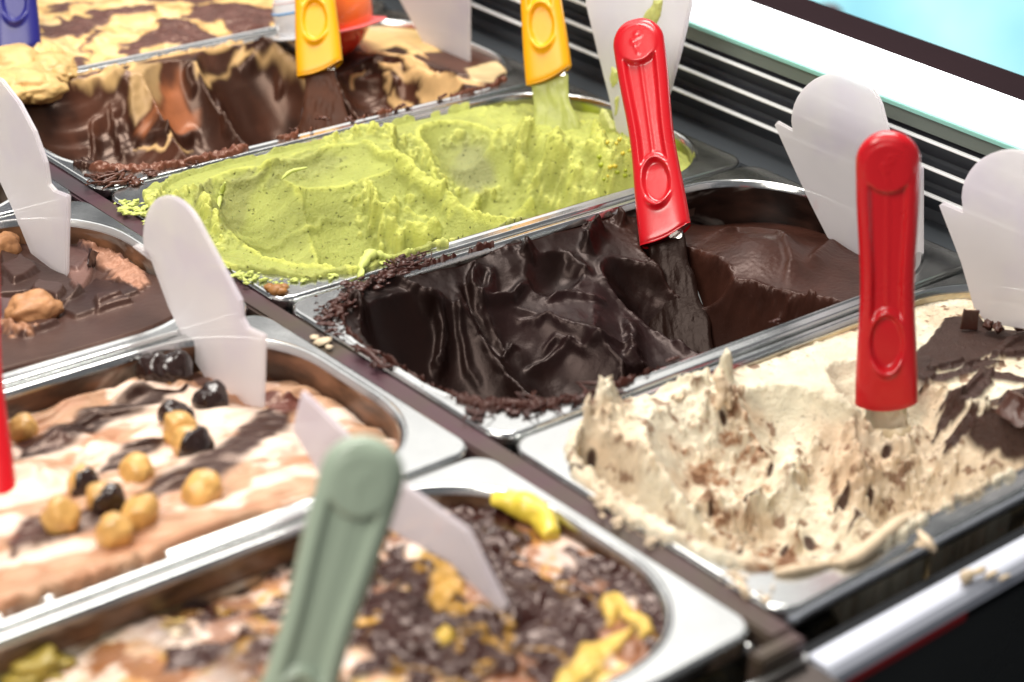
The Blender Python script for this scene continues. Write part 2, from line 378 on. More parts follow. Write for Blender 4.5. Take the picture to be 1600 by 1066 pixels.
def merge(parts):
    V = []; F = []
    for v, f in parts:
        k = len(V); V += list(v); F += [tuple(i + k for i in q) for q in f]
    return V, F
def spline(pts, n=24):
    P = np.array(pts, float); P = np.vstack([2 * P[0] - P[1], P, 2 * P[-1] - P[-2]]); out = []
    m = len(P) - 3
    for i in range(m):
        for t in np.linspace(0, 1, max(2, n // m), endpoint=(i == m - 1)):
            a, b, c, d = P[i:i + 4]; out.append(.5 * ((2 * b) + (-a + c) * t + (2 * a - 5 * b + 4 * c - d) * t * t + (-a + 3 * b - 3 * c + d) * t ** 3))
    return np.array(out)
ICO = None
def lump(c, r, sq=(1, 1, 1), sub=2, amp=.25, freq=2.2, seed=0):
    bm = bmesh.new(); bmesh.ops.create_icosphere(bm, subdivisions=sub, radius=1)
    P = np.array([v.co[:] for v in bm.verts]); F = [tuple(v.index for v in f.verts) for f in bm.faces]; bm.free()
    n = NZ.fbm(P[:, 0] * freq + seed * 3.7, P[:, 1] * freq + seed, P[:, 2] * freq, o=3)
    P = P * (1 + amp * n)[:, None] * np.array(sq) * r + np.array(c); return [tuple(p) for p in P], F
def smears(name, gel, items, m, parent, strings=()):
    """crumbs and threads of gelato lying on the rims round the pan"""
    parts = []
    for px, py, r, k, z in items:
        c = Vz(px, py, z / 1000)
        for i in range(k * 2):
            o = RS.randn(2) * r / 1000 * .85; parts.append(lump((c[0] + o[0], c[1] + o[1], c[2]), r / 1000 * RS.uniform(.10, .42), (RS.uniform(.7, 1.7), RS.uniform(.5, 1.2), RS.uniform(.3, .7)), 2, 1.1, 2.6, RS.randint(99)))
    for pts, r in strings:
        P = spline([Vz(a, b, z / 1000) for a, b, z in pts], 20); n = len(P)
        parts.append(tube(P, [r / 1000 * (.35 + .65 * math.sin(math.pi * (i + .5) / n)) * RS.uniform(.8, 1.2) for i in range(n)]))
    V, F = merge(parts); o = mesh_obj(name, V, F, m, parent); o['kind'] = 'stuff'; return o
def crumble(g, paths, m, name='torn_crumbs', sub=2):
    """crumbly torn gelato heaped along a crest: each path is (pixels, spread mm, count, rmin, rmax, lift mm)"""
    parts = []
    for pts, spread, cnt, r0, r1, lift in paths:
        P = np.array([g.hit(*q) for q in pts]); L = np.r_[0, np.cumsum(np.linalg.norm(np.diff(P, axis=0), axis=1))]
        for i in range(cnt):
            a = RS.rand() * L[-1]; c = np.array([np.interp(a, L, P[:, k]) for k in range(3)]); o = RS.randn(2) * spread / 1000 * .5
            u, v = c[0] + o[0], -c[1] + o[1]; iu = int(np.clip(np.searchsorted(g.gu, u), 0, g.nu - 1)); iv = int(np.clip(np.searchsorted(g.gv, v), 0, g.nv - 1))
            zz_ = g.zf[iu, iv] if g.sd[iu, iv] < 0 else max(g.zf[iu, iv], 0)
            h = max(0, 1 - np.hypot(*o) / (spread / 1000)) * lift / 1000 * RS.rand(); r = RS.uniform(r0, r1) / 1000
            parts.append(lump((u, -v, zz_ + h + r * .1), r, (RS.uniform(.7, 1.5), RS.uniform(.7, 1.5), RS.uniform(.5, 1.1)), sub, 1.0, 2.4, RS.randint(999)))
    V, F = merge(parts); o = mesh_obj(name, V, F, m, g.obj); o['kind'] = 'stuff'; return o
# ================================================================== THE CASE
black = mat('black_paint_and_shade', (.012, .013, .015), .35)
slat_m = mat('slat_dark', (.035, .038, .045), .38, 0, noise=.15, nscale=25)
white_m = mat('white_enamel', (.85, .86, .86), .3)
rail_m = mat('rail_steel', (.07, .05, .05), .40, .0, bump=.1, bscale=120, spec=.35)
def two_tone(m, stops, sc, stretch=(1, 1, 1)):
    nt = m.node_tree; b = nt.nodes['Principled BSDF']; tc = nt.nodes.new('ShaderNodeTexCoord'); mp = nt.nodes.new('ShaderNodeMapping'); mp.inputs['Scale'].default_value = stretch
    n = nt.nodes.new('ShaderNodeTexNoise'); n.inputs['Scale'].default_value = sc; n.inputs['Detail'].default_value = 5; nt.links.new(tc.outputs['Object'], mp.inputs['Vector']); nt.links.new(mp.outputs[0], n.inputs['Vector'])
    cr = nt.nodes.new('ShaderNodeValToRGB'); nt.links.new(n.outputs['Fac'], cr.inputs[0]); e = cr.color_ramp.elements
    while len(e) < len(stops): e.new(.5)
    for k, (pos, c) in enumerate(stops): e[k].position = pos; e[k].color = (*c, 1)
    nt.links.new(cr.outputs[0], b.inputs['Base Color']); return cr
two_tone(rail_m, [(.34, (.035, .042, .042)), (.46, (.070, .030, .040)), (.57, (.062, .045, .030)), (.66, (.050, .030, .034))], 9)  # maroon and ochre patches paint the steel's reflections into its colour
def under():
    o = box('well_floor', -.9, .6, -.95, .35, -.16, -.15, black); tag(o, kind='structure')
under()
# divider rail between the two columns of pans
root = empty('divider_rail', (-.006, -.34, -.003)); tag(root, 'narrow steel rail with painted-in reflections running between the two columns of pans', 'rail')
box('rail_top', -.0125, .0000, -.676, .30, -.010, -.0018, rail_m, root, .0012)
box('rail_end', -.026, -.0015, -.6838, -.6765, -.022, -.0020, rail_m, root, .001)
def crossbar(side, row):
    y = -row * PITCH - .0005
    x0, x1 = (.0015, LEN) if side > 0 else (-.012 - LEN, -.0135)
    o = box('support_bar', x0, x1, y - .0075, y + .0075, -.019, -.0125, steel_dark, None, .001)
    nm = ['behind the caramel chocolate pan', 'in front of the caramel chocolate pan', 'between the pistachio and the dark chocolate pans', 'between the dark chocolate and the cream pans'][row] if side > 0 else \
         ['behind the hidden left pan', 'behind the pan of chocolate sheets', 'between the chocolate sheet pan and the hazelnut pan', 'between the hazelnut pan and the front sauce pan'][row]
    tag(o, 'dark steel support bar ' + nm, 'bar', 'support bars under the pan rims')
for r_ in (1, 2, 3):
    crossbar(1, r_); crossbar(-1, r_)
chrome = mat('bright_pin', (.95, .95, .95), .12, 1)
for (px, py, lb) in ((692, 700, 'small bright steel pin at the corner of the hazelnut pan'), (1170, 1014, 'small bright steel pin at the front corner of the sauce pan')):
    c = Vz(px, py, -.012); v, f = lump(c, .0034, (1.2, .9, .9), 3, 0); o = mesh_obj('support_pin', v, f, chrome); tag(o, lb, 'pin', 'support pins')
# front: grey aluminium bumper, dark fascia
alu = mat('satin_aluminium', (.60, .63, .72), .42, .25, noise=.05, nscale=30)
red_trim = mat('red_trim', (.35, .015, .02), .4)
bronze = mat('bronze_profile', (.13, .11, .10), .35, .9, noise=.35, nscale=18)
root = empty('front_bumper', (.2, -.69, -.03)); tag(root, 'pale grey metal bumper bar along the front of the right column', 'bumper')
def prism(name, prof, x0, x1, m, parent, sh=KF):
    """profile (y, z) swept along x, swinging with the front edge"""
    V = []; n = len(prof)
    for x in np.linspace(x0, x1, 6): V += [(x, y + sh * x, z) for y, z in prof]
    F = [(i * n + j, i * n + (j + 1) % n, (i + 1) * n + (j + 1) % n, (i + 1) * n + j) for i in range(5) for j in range(n)]
    F += [tuple(range(n)), tuple(range(5 * n, 6 * n))[::-1]]
    return mesh_obj(name, V, F, m, parent, smooth=False)
prism('bumper_top', [(-.6845, -.012), (-.6838, -.0105), (-.6925, -.0105), (-.6942, -.0114), (-.6962, -.0145), (-.6965, -.0190), (-.6845, -.0190)], .0005, .62, alu, root)
prism('red_strip', [(-.6968, -.0194), (-.6964, -.0236), (-.688, -.0236), (-.688, -.0194)], .010, .085, red_trim, root)
root = empty('front_profile', (-.2, -.70, -.03)); tag(root, 'dark bronze metal profile in front of the sauce pan', 'profile')
prism('profile_top', [(-.6855, -.014), (-.6855, -.0125), (-.716, -.0125), (-.722, -.0155), (-.7225, -.04), (-.6855, -.04)], -.62, -.0005, bronze, root)
prism('profile_edge', [(-.6838, -.0115), (-.6838, -.0085), (-.6866, -.0085), (-.6866, -.0115)], -.62, -.002, steel, root)
fascia = mat('dark_fascia', (.022, .025, .026), .3, 0, noise=.3, nscale=9)
o = prism('front_fascia', [(-.686, -.0242), (-.6955, -.0242), (-.727, -.30), (-.71, -.30)], -.7, .9, fascia, None); tag(o, kind='structure')
o = box('dark_floor', -2.5, 3.5, -3, 4, -.9, -.88, mat('floor_dark', (.012, .014, .014), .6), None, 0); tag(o, kind='structure')
o = prism('gap_shade_strip', [(-.6775, -.0120), (-.6838, -.0140), (-.6838, -.10), (-.6775, -.10)], .0005, .62, black, None); tag(o, kind='structure')  # black strip stands in for the shade between pan rim and bumper
# back: ledge, louvred wall, glass shelf, lamp, cyan panel
ledge_m = mat('ledge_grey', (.062, .070, .078), .34, .3, noise=.15, nscale=12)
o = box('back_ledge', LEN + .001, .358, -1.1, .7, -.03, -.0045, ledge_m, None, .001); tag(o, kind='structure')
root = empty('vent_louvre', (.35, -.2, .01)); tag(root, 'dark louvred air vent with three thin white slat edges behind the pans', 'vent')
XL = .350
def at_x(px, py, x=XL): return Vu(px, py, x)
zz = [at_x(1067, y)[2] for y in (143, 105, 67)]
for i, z in enumerate(zz):
    s_ = empty('slat', (XL, -.2, z)); 
    bm = bmesh.new()
    prof = [(XL + .0008, z - .0008), (XL + .0075, z - .0115), (XL + .0085, z - .0115), (XL + .0085, z + .0006), (XL + .0008, z - .0002)]
    V = [(x, y, zz_) for y in (-1.1, .7) for x, zz_ in prof]; n = len(prof)
    F = [(j, (j + 1) % n, n + (j + 1) % n, n + j) for j in range(n)] + [tuple(range(n)), tuple(range(n, 2 * n))]
    o = mesh_obj('slat', V, F, slat_m, root, smooth=False); bpy.data.objects.remove(s_)
    e = box('slat_edge', XL - .0022, XL + .0008, -1.1, .7, z - .0007, z + .0007, white_m, o, .0003)
o = box('back_wall', .358, .372, -1.1, .7, -.03, zz[2] + .001, mat('back_wall_grey', (.05, .055, .062), .4), None, .001); tag(o, kind='structure')
glass_m = mat('shelf_glass', (.62, .80, .74), .08, 0, trans=.55)
ptop = at_x(1074, 33)[2]
o = box('glass_shelf', XL + .001, XL + .010, -1.1, .7, zz[2] + .003, ptop - .0022, mat('frosted_panel', (.13, .155, .135), .45, 0, noise=.08, nscale=8), None, .0005); tag(o, 'grey green frosted panel above the louvred vent', 'panel')
o = box('panel_edge', XL - .002, XL + .012, -1.1, .7, ptop - .002, ptop + .0004, mat('green_glass_edge', (.25, .52, .45), .15), o, .0003)
lampm = mat('lamp_diffuser', (.9, .9, .9), .4, emit=(.93, .98, 1), es=3.2)
zb = at_x(1167, 0, XL + .03)[2]
root = empty('light_strip', (XL + .02, -.2, ptop)); tag(root, 'broad glowing white light strip along the back of the case', 'lamp')
V = [(XL + .002, -1.1, ptop + .001), (XL + .002, .7, ptop + .001), (XL + .03, .7, zb), (XL + .03, -1.1, zb), (XL + .034, -1.1, zb - .002), (XL + .034, .7, zb - .002), (XL + .012, .7, ptop - .004), (XL + .012, -1.1, ptop - .004)]
mesh_obj('diffuser', V, [(0, 1, 2, 3), (3, 2, 5, 4), (4, 5, 6, 7), (7, 6, 1, 0)], lampm, root, smooth=False)
dk = mat('dark_counter', (.018, .010, .012), .9, noise=.5, nscale=6, spec=.05)
o = box('dark_counter_edge', XL + .036, .425, -1.4, .9, -.1, zb - .004, dk, None, .002); tag(o, kind='structure')
cy = mat('cyan_panel', (.42, .80, .88), .45, emit=(.25, .85, 1), es=.4)  # added emission puts the panel's brightness into its material
k_ = two_tone(cy, [(.3, (.10, .42, .58)), (.5, (.36, .76, .85)), (.7, (.72, .93, .95))], 2.6); k_n = cy.node_tree; k_n.links.new(k_.outputs[0], k_n.nodes['Principled BSDF'].inputs['Emission Color'])
a_, b_ = Vd(1330, 0, 2.3), Vd(1600, 125, 2.3)
def far_sheet(name, pts, dep, m, thick=.02):
    P = [np.array(Vd(x, y, dep)) for x, y in pts]; nrm = np.cross(P[1] - P[0], P[2] - P[0]); nrm /= np.linalg.norm(nrm)
    V = P + [p + nrm * thick for p in P]; n = len(P)
    return mesh_obj(name, V, [tuple(range(n)), tuple(range(n, 2 * n))[::-1]] + [(i, (i + 1) % n, n + (i + 1) % n, n + i) for i in range(n)], m, smooth=False)
o = far_sheet('cyan_far_panel', [(1150, -27), (1770, 183), (2400, 400), (2400, -500), (1000, -500)], 2.3, cy); tag(o, 'out of focus cyan panel with an added glow beyond the light strip', 'panel')
yl = mat('yellow_speck', (.45, .33, .03), .5)
for i, (x, y, m_) in enumerate(((1425, 78, yl), (1482, 100, yl), (1290, 22, mat('brown_speck', (.16, .05, .05), .5)))):
    v, f = lump(Vd(x, y, 2.0), .012, (1.6, 1, .7), 2, .3, 2, i); o = mesh_obj('counter_trinket', v, f, m_)
    tag(o, ['dim yellow blurred thing on the dark counter edge, left one', 'dim yellow blurred thing on the dark counter edge, right one', 'dim reddish brown blurred thing on the dark counter edge'][i], 'trinket')

# ================================================================== PANS
def wall_mat(name, col, amt, scale=18):
    """steel wall of a pan, partly coated"""
    m = mat(name, (.6, .6, .58), .3, 1); nt = m.node_tree; b = nt.nodes['Principled BSDF']
    tc = nt.nodes.new('ShaderNodeTexCoord'); n = nt.nodes.new('ShaderNodeTexNoise'); n.inputs['Scale'].default_value = scale; n.inputs['Detail'].default_value = 6
    n.inputs['Distortion'].default_value = .6
    mp = nt.nodes.new('ShaderNodeMapping'); mp.inputs['Scale'].default_value = (1, 1, 2.5); nt.links.new(tc.outputs['Object'], mp.inputs['Vector']); nt.links.new(mp.outputs[0], n.inputs['Vector'])
    r = nt.nodes.new('ShaderNodeMapRange'); r.inputs['From Min'].default_value = 1 - amt - .05; r.inputs['From Max'].default_value = 1 - amt + .05
    nt.links.new(n.outputs['Fac'], r.inputs['Value'])
    mx = nt.nodes.new('ShaderNodeMix'); mx.data_type = 'RGBA'; nt.links.new(r.outputs[0], mx.inputs[0]); mx.inputs[6].default_value = (.42, .40, .36, 1)
    n3 = nt.nodes.new('ShaderNodeTexNoise'); n3.inputs['Scale'].default_value = scale * 2.3; n3.inputs['Detail'].default_value = 7; nt.links.new(mp.outputs[0], n3.inputs['Vector'])
    cr = nt.nodes.new('ShaderNodeValToRGB'); nt.links.new(n3.outputs['Fac'], cr.inputs[0]); e = cr.color_ramp.elements; e[0].position = .38; e[0].color = (col[0] * .25, col[1] * .22, col[2] * .2, 1); e[1].position = .66; e[1].color = (col[0] * 1.5, col[1] * 1.5, col[2] * 1.5, 1); nt.links.new(cr.outputs[0], mx.inputs[7])
    nt.links.new(mx.outputs[2], b.inputs['Base Color'])
    i = nt.nodes.new('ShaderNodeMath'); i.operation = 'SUBTRACT'; i.inputs[0].default_value = 1; nt.links.new(r.outputs[0], i.inputs[1]); nt.links.new(i.outputs[0], b.inputs['Metallic'])
    return m
BR = (.055, .022, .012); MB = (.16, .08, .04)
WM = {(1, 0): wall_mat('wall_choc', BR, .6), (1, 1): wall_mat('wall_pist', lin(150, 160, 60), .45), (1, 2): wall_mat('wall_dark', (.022, .010, .007), .62),
      (1, 3): wall_mat('wall_cream', lin(200, 185, 150), .6), (-1, 1): wall_mat('wall_cs', MB, .55), (-1, 2): wall_mat('wall_hz', (.13, .062, .035), .62), (-1, 3): wall_mat('wall_sauce', (.13, .07, .04), .6)}
WM[(1, -1)] = WM[(1, 0)]; WM[(-1, 0)] = WM[(-1, 1)]
PL = {(1, -1): 'steel pan holding the flat marbled peanut and chocolate gelato, farthest back', (1, 0): 'steel pan holding the scooped chocolate and caramel gelato under the toy ball',
      (1, 1): 'steel pan holding the green pistachio gelato', (1, 2): 'steel pan holding the very dark chocolate gelato', (1, 3): 'steel pan holding the cream gelato with chocolate bits at the front right',
      (-1, 0): 'steel pan at the left edge hidden behind the large white label', (-1, 1): 'steel pan at the left holding broken chocolate sheets', (-1, 2): 'steel pan holding the hazelnut topped gelato', (-1, 3): 'steel pan holding the sauce covered gelato at the front'}
for k, lb in PL.items():
    make_pan(k[0], k[1], lb, WM[k])

# ================================================================== GELATO
def gel_like(name, c, rough=.65): return mat(name, c, rough, noise=.22, nscale=170, bump=.5, bscale=500, spec=.25)
PIS = (.43, .455, .115); PISs = (.31, .335, .09)
pist_m = gel_mat('pistachio_gelato', sss=.12, bump=.6, bscale=650, pores=.6, bdist=.0018, spec=.25, tint=(1, 1, .7), cvar=.10, cscale=90)
def pistachio():
    g = Gel(1, 1, -.004, PIS, .55, step=.00066)
    g.base([(200, 330, 0), (330, 285, 0), (500, 230, 0), (640, 200, -1), (760, 178, -3), (900, 165, -9), (1000, 185, -9), (1075, 240, -9), (1010, 280, -2), (930, 300, 0), (860, 320, 0), (780, 345, 0),
            (600, 395, 0), (450, 440, 0), (300, 400, 0), (900, 250, -3), (960, 240, -3), (700, 300, 0), (500, 340, 0)])
    # right lumpy mass
    g.cut(30, 95, -17, 30, 80, 0, ridges=.6, k=.0006)
    g.cut(84, 92, -40, 52, 78, -16, ridges=1.3, rfreq=170, k=.0006)          # back left scoop, slanting marks
    g.cut(112, 132, -60, 62, 104, 3, ridges=.9, rfreq=200, k=.0006, p=2.3)     # long smooth trough
    g.cut(126, 40, -13, 46, 26, 0, ridges=.4, k=.0005)                       # shelf along the back
    g.cut(216, 130, -54, 50, 98, -8, ridges=.3, rfreq=160, k=.0006, p=2.4)    # right scoop
    g.cut(214, 44, -20, 24, 30, 10, ridges=.3, k=.0006)
    g.cut(178, 60, -22, 14, 40, 10, ridges=.3, k=.0006)
    g.blob(625, 352, 17, 8, 11, 35, noise=.9, nf=170); g.blob(670, 378, 14, 7, 9, 25, noise=.9, nf=170)
    g.ridge([(560, 215), (600, 250), (640, 290), (690, 300), (760, 310), (800, 300)], 3.4, 6, warp=.004, asym=.4)
    g.ridge([(565, 300), (580, 335), (615, 370), (690, 385)], 5, 11, warp=.006, asym=.3)
    g.ridge([(340, 385), (330, 330), (300, 300)], 4, 7, warp=.006)
    g.ridge([(520, 212), (560, 208), (600, 215), (625, 235)], 3.5, 5, warp=.005)
    g.ridge([(330, 290), (400, 275), (470, 262), (520, 232)], 2.0, 2.5, warp=.004)
    g.ridge([(345, 380), (450, 372), (520, 350), (570, 345)], 1.5, 1.2, warp=.003)
    # right mass round the spatula
    for q in ((850, 300, 12, 7, 9, 20), (905, 290, 13, 8, 10, -20), (960, 270, 14, 9, 9, 10), (1000, 215, 12, 9, 6, 0), (930, 200, 14, 9, 5, 0), (955, 235, 10, 6, 6, 40), (830, 330, 12, 5, 7, 15), (820, 230, 5, 14, 9, 5), (1045, 250, 8, 8, 5, 0), (985, 250, 8, 8, 6, 0)):
        g.blob(*q[:5], ang=q[5], noise=.8, nf=140)
    g.ridge([(835, 215), (812, 250), (818, 290)], 3.5, 10, warp=.003); g.ridge([(925, 190), (945, 250), (955, 300)], 3, 6, warp=.003)
    g.blob(872, 268, 7, 15, 20, 5, noise=.35); g.blob(935, 285, 6, 8, 7, 0, noise=.5)
    mk = smooth(780, 860, np.full_like(g.U, 0)) if 0 else smooth(.232, .25, g.U)
    g.z += .0022 * mk * NZ.fbm(g.U * 110, g.V * 110, g.z * 60, o=5, g=.6)

    g.heap([([(565, 290), (572, 325), (590, 355), (620, 378), (690, 388)], 9, 420, .7, 2.4, 5), ([(505, 222), (560, 210), (605, 212), (640, 235), (660, 255)], 6, 300, .6, 2.0, 3), ([(640, 235), (670, 265), (700, 292), (740, 300), (790, 300)], 4, 220, .5, 1.5, 1.5), ([(345, 388), (338, 350), (322, 325), (308, 300)], 6, 220, .6, 1.8, 3),
        ([(205, 325), (240, 310), (300, 290)], 7, 160, .7, 2.0, 1), ([(350, 420), (420, 438), (500, 430), (560, 418)], 4, 200, .5, 1.6, 1), ([(400, 300), (470, 275), (520, 262), (560, 255)], 2.5, 120, .4, 1.1, .5), ([(345, 385), (430, 378), (540, 350)], 1.6, 60, .3, .8, .3), ([(690, 225), (720, 205), (760, 215), (830, 195)], 5, 160, .6, 1.8, 2),
        ([(830, 215), (815, 250), (818, 290), (840, 325)], 6, 70, .6, 1.8, 2), ([(850, 300), (900, 295), (950, 285)], 8, 70, .7, 2.0, 2), ([(930, 200), (960, 230), (1000, 215)], 9, 150, .7, 2.4, 2)])
    g.torn(2.4, 340, 1300)
    g.paint(blur(g.hm, 3) * .6, (.60, .61, .20), .7)
    g.z += .0010 * smooth(.40, .6, NZ.fbm(g.U * 55 + 3, g.V * 55, o=3) + .3) * NZ.fbm(g.U * 330, g.V * 330, g.z * 200, o=3)
    # colour: smooth pressed faces darker and greyer olive, torn parts paler
    g.paint(np.clip(g.tm * 1.3, 0, 1) * .7, (.56, .58, .13), .7)
    g.paint((1 - smooth(.05, .25, g.tm)) * .75 * (1 - mk * .6), PISs, .4)
    g.poly([(705, 225), (735, 215), (775, 285), (745, 300), (700, 270)], (.25, .26, .11), .4, warp=.004, soft=.004)
    for q in ([(360, 370), (450, 355), (570, 325)], [(360, 355), (460, 338), (560, 310)], [(370, 390), (430, 385), (500, 372)]): g.stroke(q, 4.2, (.26, .28, .07), .32, warp=.0015, soft=.9)
    for q in ([(330, 350), (360, 300), (390, 265)], [(345, 355), (385, 300), (420, 262)], [(300, 330), (315, 290), (330, 280)], [(345, 340), (372, 292), (400, 262)]): g.stroke(q, 3.0, (.27, .28, .09), .32, warp=.001, soft=.9)
    for q in ([(420, 290), (480, 262), (540, 248)], [(690, 265), (700, 240), (720, 232)]): g.stroke(q, 6, (.30, .32, .10), .35, warp=.002, soft=.9)
    cov = lambda: 0
    U, V = g.U, g.V; n = NZ.fbm(U * 70, V * 70, o=3)
    edge_b = .0004 + .0035 * n + .003 * smooth(.06, .0, U)
    cvb = np.where((V < g.rect[2] + .03) & (U < .25), (edge_b + .0005 - g.sd) / .001, -1)                # back rim
    cvf = np.where((V > g.rect[3] - .03), (np.where(U < .11, .0040, -.0012) + .0035 * n - g.sd) / .001, -1)
    cvl = np.where(U < .03, (.0060 + .005 * n - g.sd) / .001, -1)
    g.rim(np.maximum(np.maximum(cvb, cvf), cvl), thick=2.0)
    g.build('pistachio_gelato', pist_m, 'pale green pistachio gelato scooped into smooth hollows with torn crests', lat=1.0)
    sm = mat('pistachio_crumb', (.52, .58, .15), .6, noise=.15, nscale=300)
    smears('rim_crumbs', g, [(215, 330, 5, 9, 1), (235, 350, 3, 6, 1), (200, 318, 4, 6, 1), (440, 440, 4, 7, 1), (400, 436, 4, 6, 1), (380, 432, 4, 6, 1), (470, 436, 3, 5, 1), (370, 430, 4, 5, 1), (350, 415, 4, 5, 1), (520, 432, 3, 6, 1), (600, 408, 3, 4, 1), (650, 392, 2.5, 3, 1)], sm, g.obj,
           strings=[([(612, 405, 1), (585, 398, 4), (570, 408, 4), (562, 436, 1)], 3.2), ([(480, 262, 2), (455, 268, 0), (440, 280, -3)], 1.2), ([(352, 285, 3), (345, 305, -6), (340, 330, -8)], 1.6)])
    nut = mat('toasted_crumb', (.30, .13, .03), .5, noise=.3, nscale=400); pg = mat('pistachio_nut', (.33, .38, .02), .45, noise=.3, nscale=300); py_ = mat('yellow_pistachio_nut', (.62, .50, .05), .45)
    v, f = merge([lump(Vz(432 + dx, 452 + dy, .0015), r, (1, 1, .6), 2, .5, 3, i) for i, (dx, dy, r) in enumerate(((0, 0, .004), (8, 3, .003), (-10, -3, .003), (12, -4, .0025)))])
    o = mesh_obj('toasted_crumb', v, f, nut); tag(o, 'small toasted brown crumb on the rim below the pistachio gelato', 'crumb')
    for i in range(26):
        px, py = 935 + 60 * RS.rand(), 195 + 90 * RS.rand()
        c = g.hit(px, py); v, f = lump(c, .0017 * RS.uniform(.7, 1.25), (1, .8, .8), 1, .3, 2, i)
        o = mesh_obj('pistachio_nut_piece', v, f, (pg, py_)[i % 2]); tag(o, 'chopped pistachio piece scattered on the green gelato beside the white paddle', 'nut', 'chopped pistachio pieces')
    return g
G1 = pistachio()

DK = (.0068, .0024, .0018); DKr = (.045, .016, .0105)
dark_m = gel_mat('dark_chocolate', bump=.16, bscale=500, cvar=.25, cscale=60, spec=.24, tint=(1, .78, .72))
def dark():
    g = Gel(1, 2, -.012, DK, .37)
    g.base([(520, 480, -1), (650, 420, -2), (800, 395, -4), (950, 350, -5), (1000, 345, -8), (1100, 350, -26), (1200, 345, -24), (1300, 370, -20), (1340, 400, -16), (1330, 440, -12), (1200, 480, -14), (1150, 400, -13), (1230, 400, -11), (1100, 430, -18),
            (1000, 560, -6), (850, 600, -4), (700, 625, -3), (580, 560, -2), (1060, 480, -22), (800, 480, -20), (950, 450, -20), (700, 500, -10), (600, 500, -5), (1290, 470, -8)])
    g.cut(50, 122, -72, 50, 108, 4, p=2.5, ridges=.35, rfreq=120, k=.001)
    g.cut(112, 125, -58, 44, 108, -4, p=2.3, ridges=.5, rfreq=110, k=.0012)
    g.cut(96, 60, -36, 12, 50, 4, k=.0012)
    g.cut(168, 128, -43, 64, 108, 8, p=2.2, ridges=.5, rfreq=130, k=.002)
    g.cut(146, 122, -62, 30, 30, 12, H=40, k=.0008, ridges=.2)
    g.cut(207, 112, -64, 25, 92, -17, p=2.5, ridges=.7, rfreq=160, k=.005)
    g.cut(219, 60, -48, 15, 40, 0, k=.0012)
    g.cut(150, 34, -22, 34, 20, -10, k=.001)

    # dome
    g.ridge([(1095, 385), (1150, 365), (1215, 380), (1235, 420), (1225, 460)], 5, 3.0, asym=.5); g.blob(1170, 405, 38, 26, 9, -15)
    g.ridge([(1260, 420), (1300, 380), (1345, 395)], 4, 2.5, asym=-.4)
    g.ridge([(1225, 460), (1215, 490)], 2, 3); g.ridge([(1255, 485), (1275, 470)], 2, 3); g.ridge([(1190, 470), (1180, 500)], 2, 2.5)
    # crest folds
    for p, w_, h in (([(745, 410), (735, 440), (745, 500), (775, 540)], 3.0, 6), ([(745, 410), (765, 425), (755, 470), (800, 470), (830, 440)], 2.5, 4), ([(655, 478), (685, 490), (690, 540), (680, 600)], 3.2, 8), ([(560, 455), (620, 445), (680, 470), (700, 490)], 2.5, 4),
                     ([(710, 460), (718, 520), (735, 590), (760, 620)], 2.0, 3), ([(900, 530), (845, 575), (820, 590)], 2, 3), ([(905, 545), (940, 525), (1000, 560)], 2.2, 4), ([(975, 500), (990, 530), (985, 560), (1010, 575)], 4, 6), ([(940, 355), (920, 370), (915, 400)], 3.5, 9),
                     ([(960, 345), (975, 355)], 3.5, 8), ([(880, 395), (910, 425), (880, 415)], 2.5, 4), ([(825, 380), (820, 400)], 3, 7), ([(940, 440), (1000, 480), (1050, 520)], 3, 3), ([(960, 420), (1010, 470), (1060, 510)], 2, 2), ([(535, 480), (560, 480), (565, 510)], 2.5, 7),
                     ([(1030, 480), (1060, 540), (1080, 560)], 3, 3)):
        g.ridge(p, w_, h, warp=.002, asym=.3)
    g.rimrough = 1.6
    g.heap([([(545, 462), (600, 432), (660, 412)], 5, 150, .5, 1.6, 2), ([(700, 405), (800, 385), (830, 378)], 3, 70, .5, 1.3, 1), ([(905, 352), (940, 345), (1000, 345)], 4, 90, .6, 1.7, 2), ([(975, 500), (990, 530), (1010, 575)], 4, 60, .6, 1.6, 1), ([(1180, 490), (1220, 492), (1260, 486)], 5, 50, .6, 1.5, 1), ([(680, 600), (700, 540), (690, 490)], 2.5, 40, .5, 1.2, 1)], .55)
    g.ridge([(1130, 500), (1150, 470), (1140, 450)], 1.6, 2.5); g.ridge([(845, 560), (870, 540), (930, 552)], 1.5, 2.5, warp=.003); g.ridge([(780, 560), (800, 540), (815, 548)], 1.4, 2.2, warp=.003); g.ridge([(850, 470), (900, 462), (950, 480)], 2, 2, warp=.004); g.ridge([(800, 500), (860, 500), (900, 515)], 1.6, 2, warp=.004)
    mid = smooth(.075, .095, g.U) * (1 - smooth(.19, .21, g.U)); g.z += mid * (.0003 * NZ.fbm(g.U * 130 + g.V * 60, g.V * 40, o=3) + .0016 * NZ.fbm(g.U * 45, g.V * 45, o=3))
    g.torn(2.2, 170, 900)
    g.paint(np.ones_like(g.U) * smooth(.19, .235, g.U) * .75, DKr, .30)
    g.poly([(900, 440), (1060, 470), (1090, 560), (960, 580), (860, 570), (760, 480)], (.012, .0048, .0048), .36, warp=.004, soft=.010)
    g.z += smooth(.19, .22, g.U) * .00018 * NZ.fbm(g.U * 600, g.V * 900, o=3)
    U, V = g.U, g.V; n = NZ.fbm(U * 75, V * 75, o=4, g=.6)
    cvf = np.where((V > g.rect[3] - .03) & (U < .13), (.0045 * (1 - U / .13) + .0010 + .0075 * n - g.sd) / .001, -1)
    cvl = np.where((U < .05), (.0020 + .006 * n - g.sd) / .001, -1)
    cvb = np.where((V < g.rect[2] + .03) & (U < .13), (.0030 + .006 * n - g.sd) / .001, -1)
    g.rim(np.maximum(np.maximum(cvb, cvf), cvl), thick=1.8)
    e = smooth(-.002, .001, g.sd); g.paint(e * .8, (.045, .014, .010), .38)
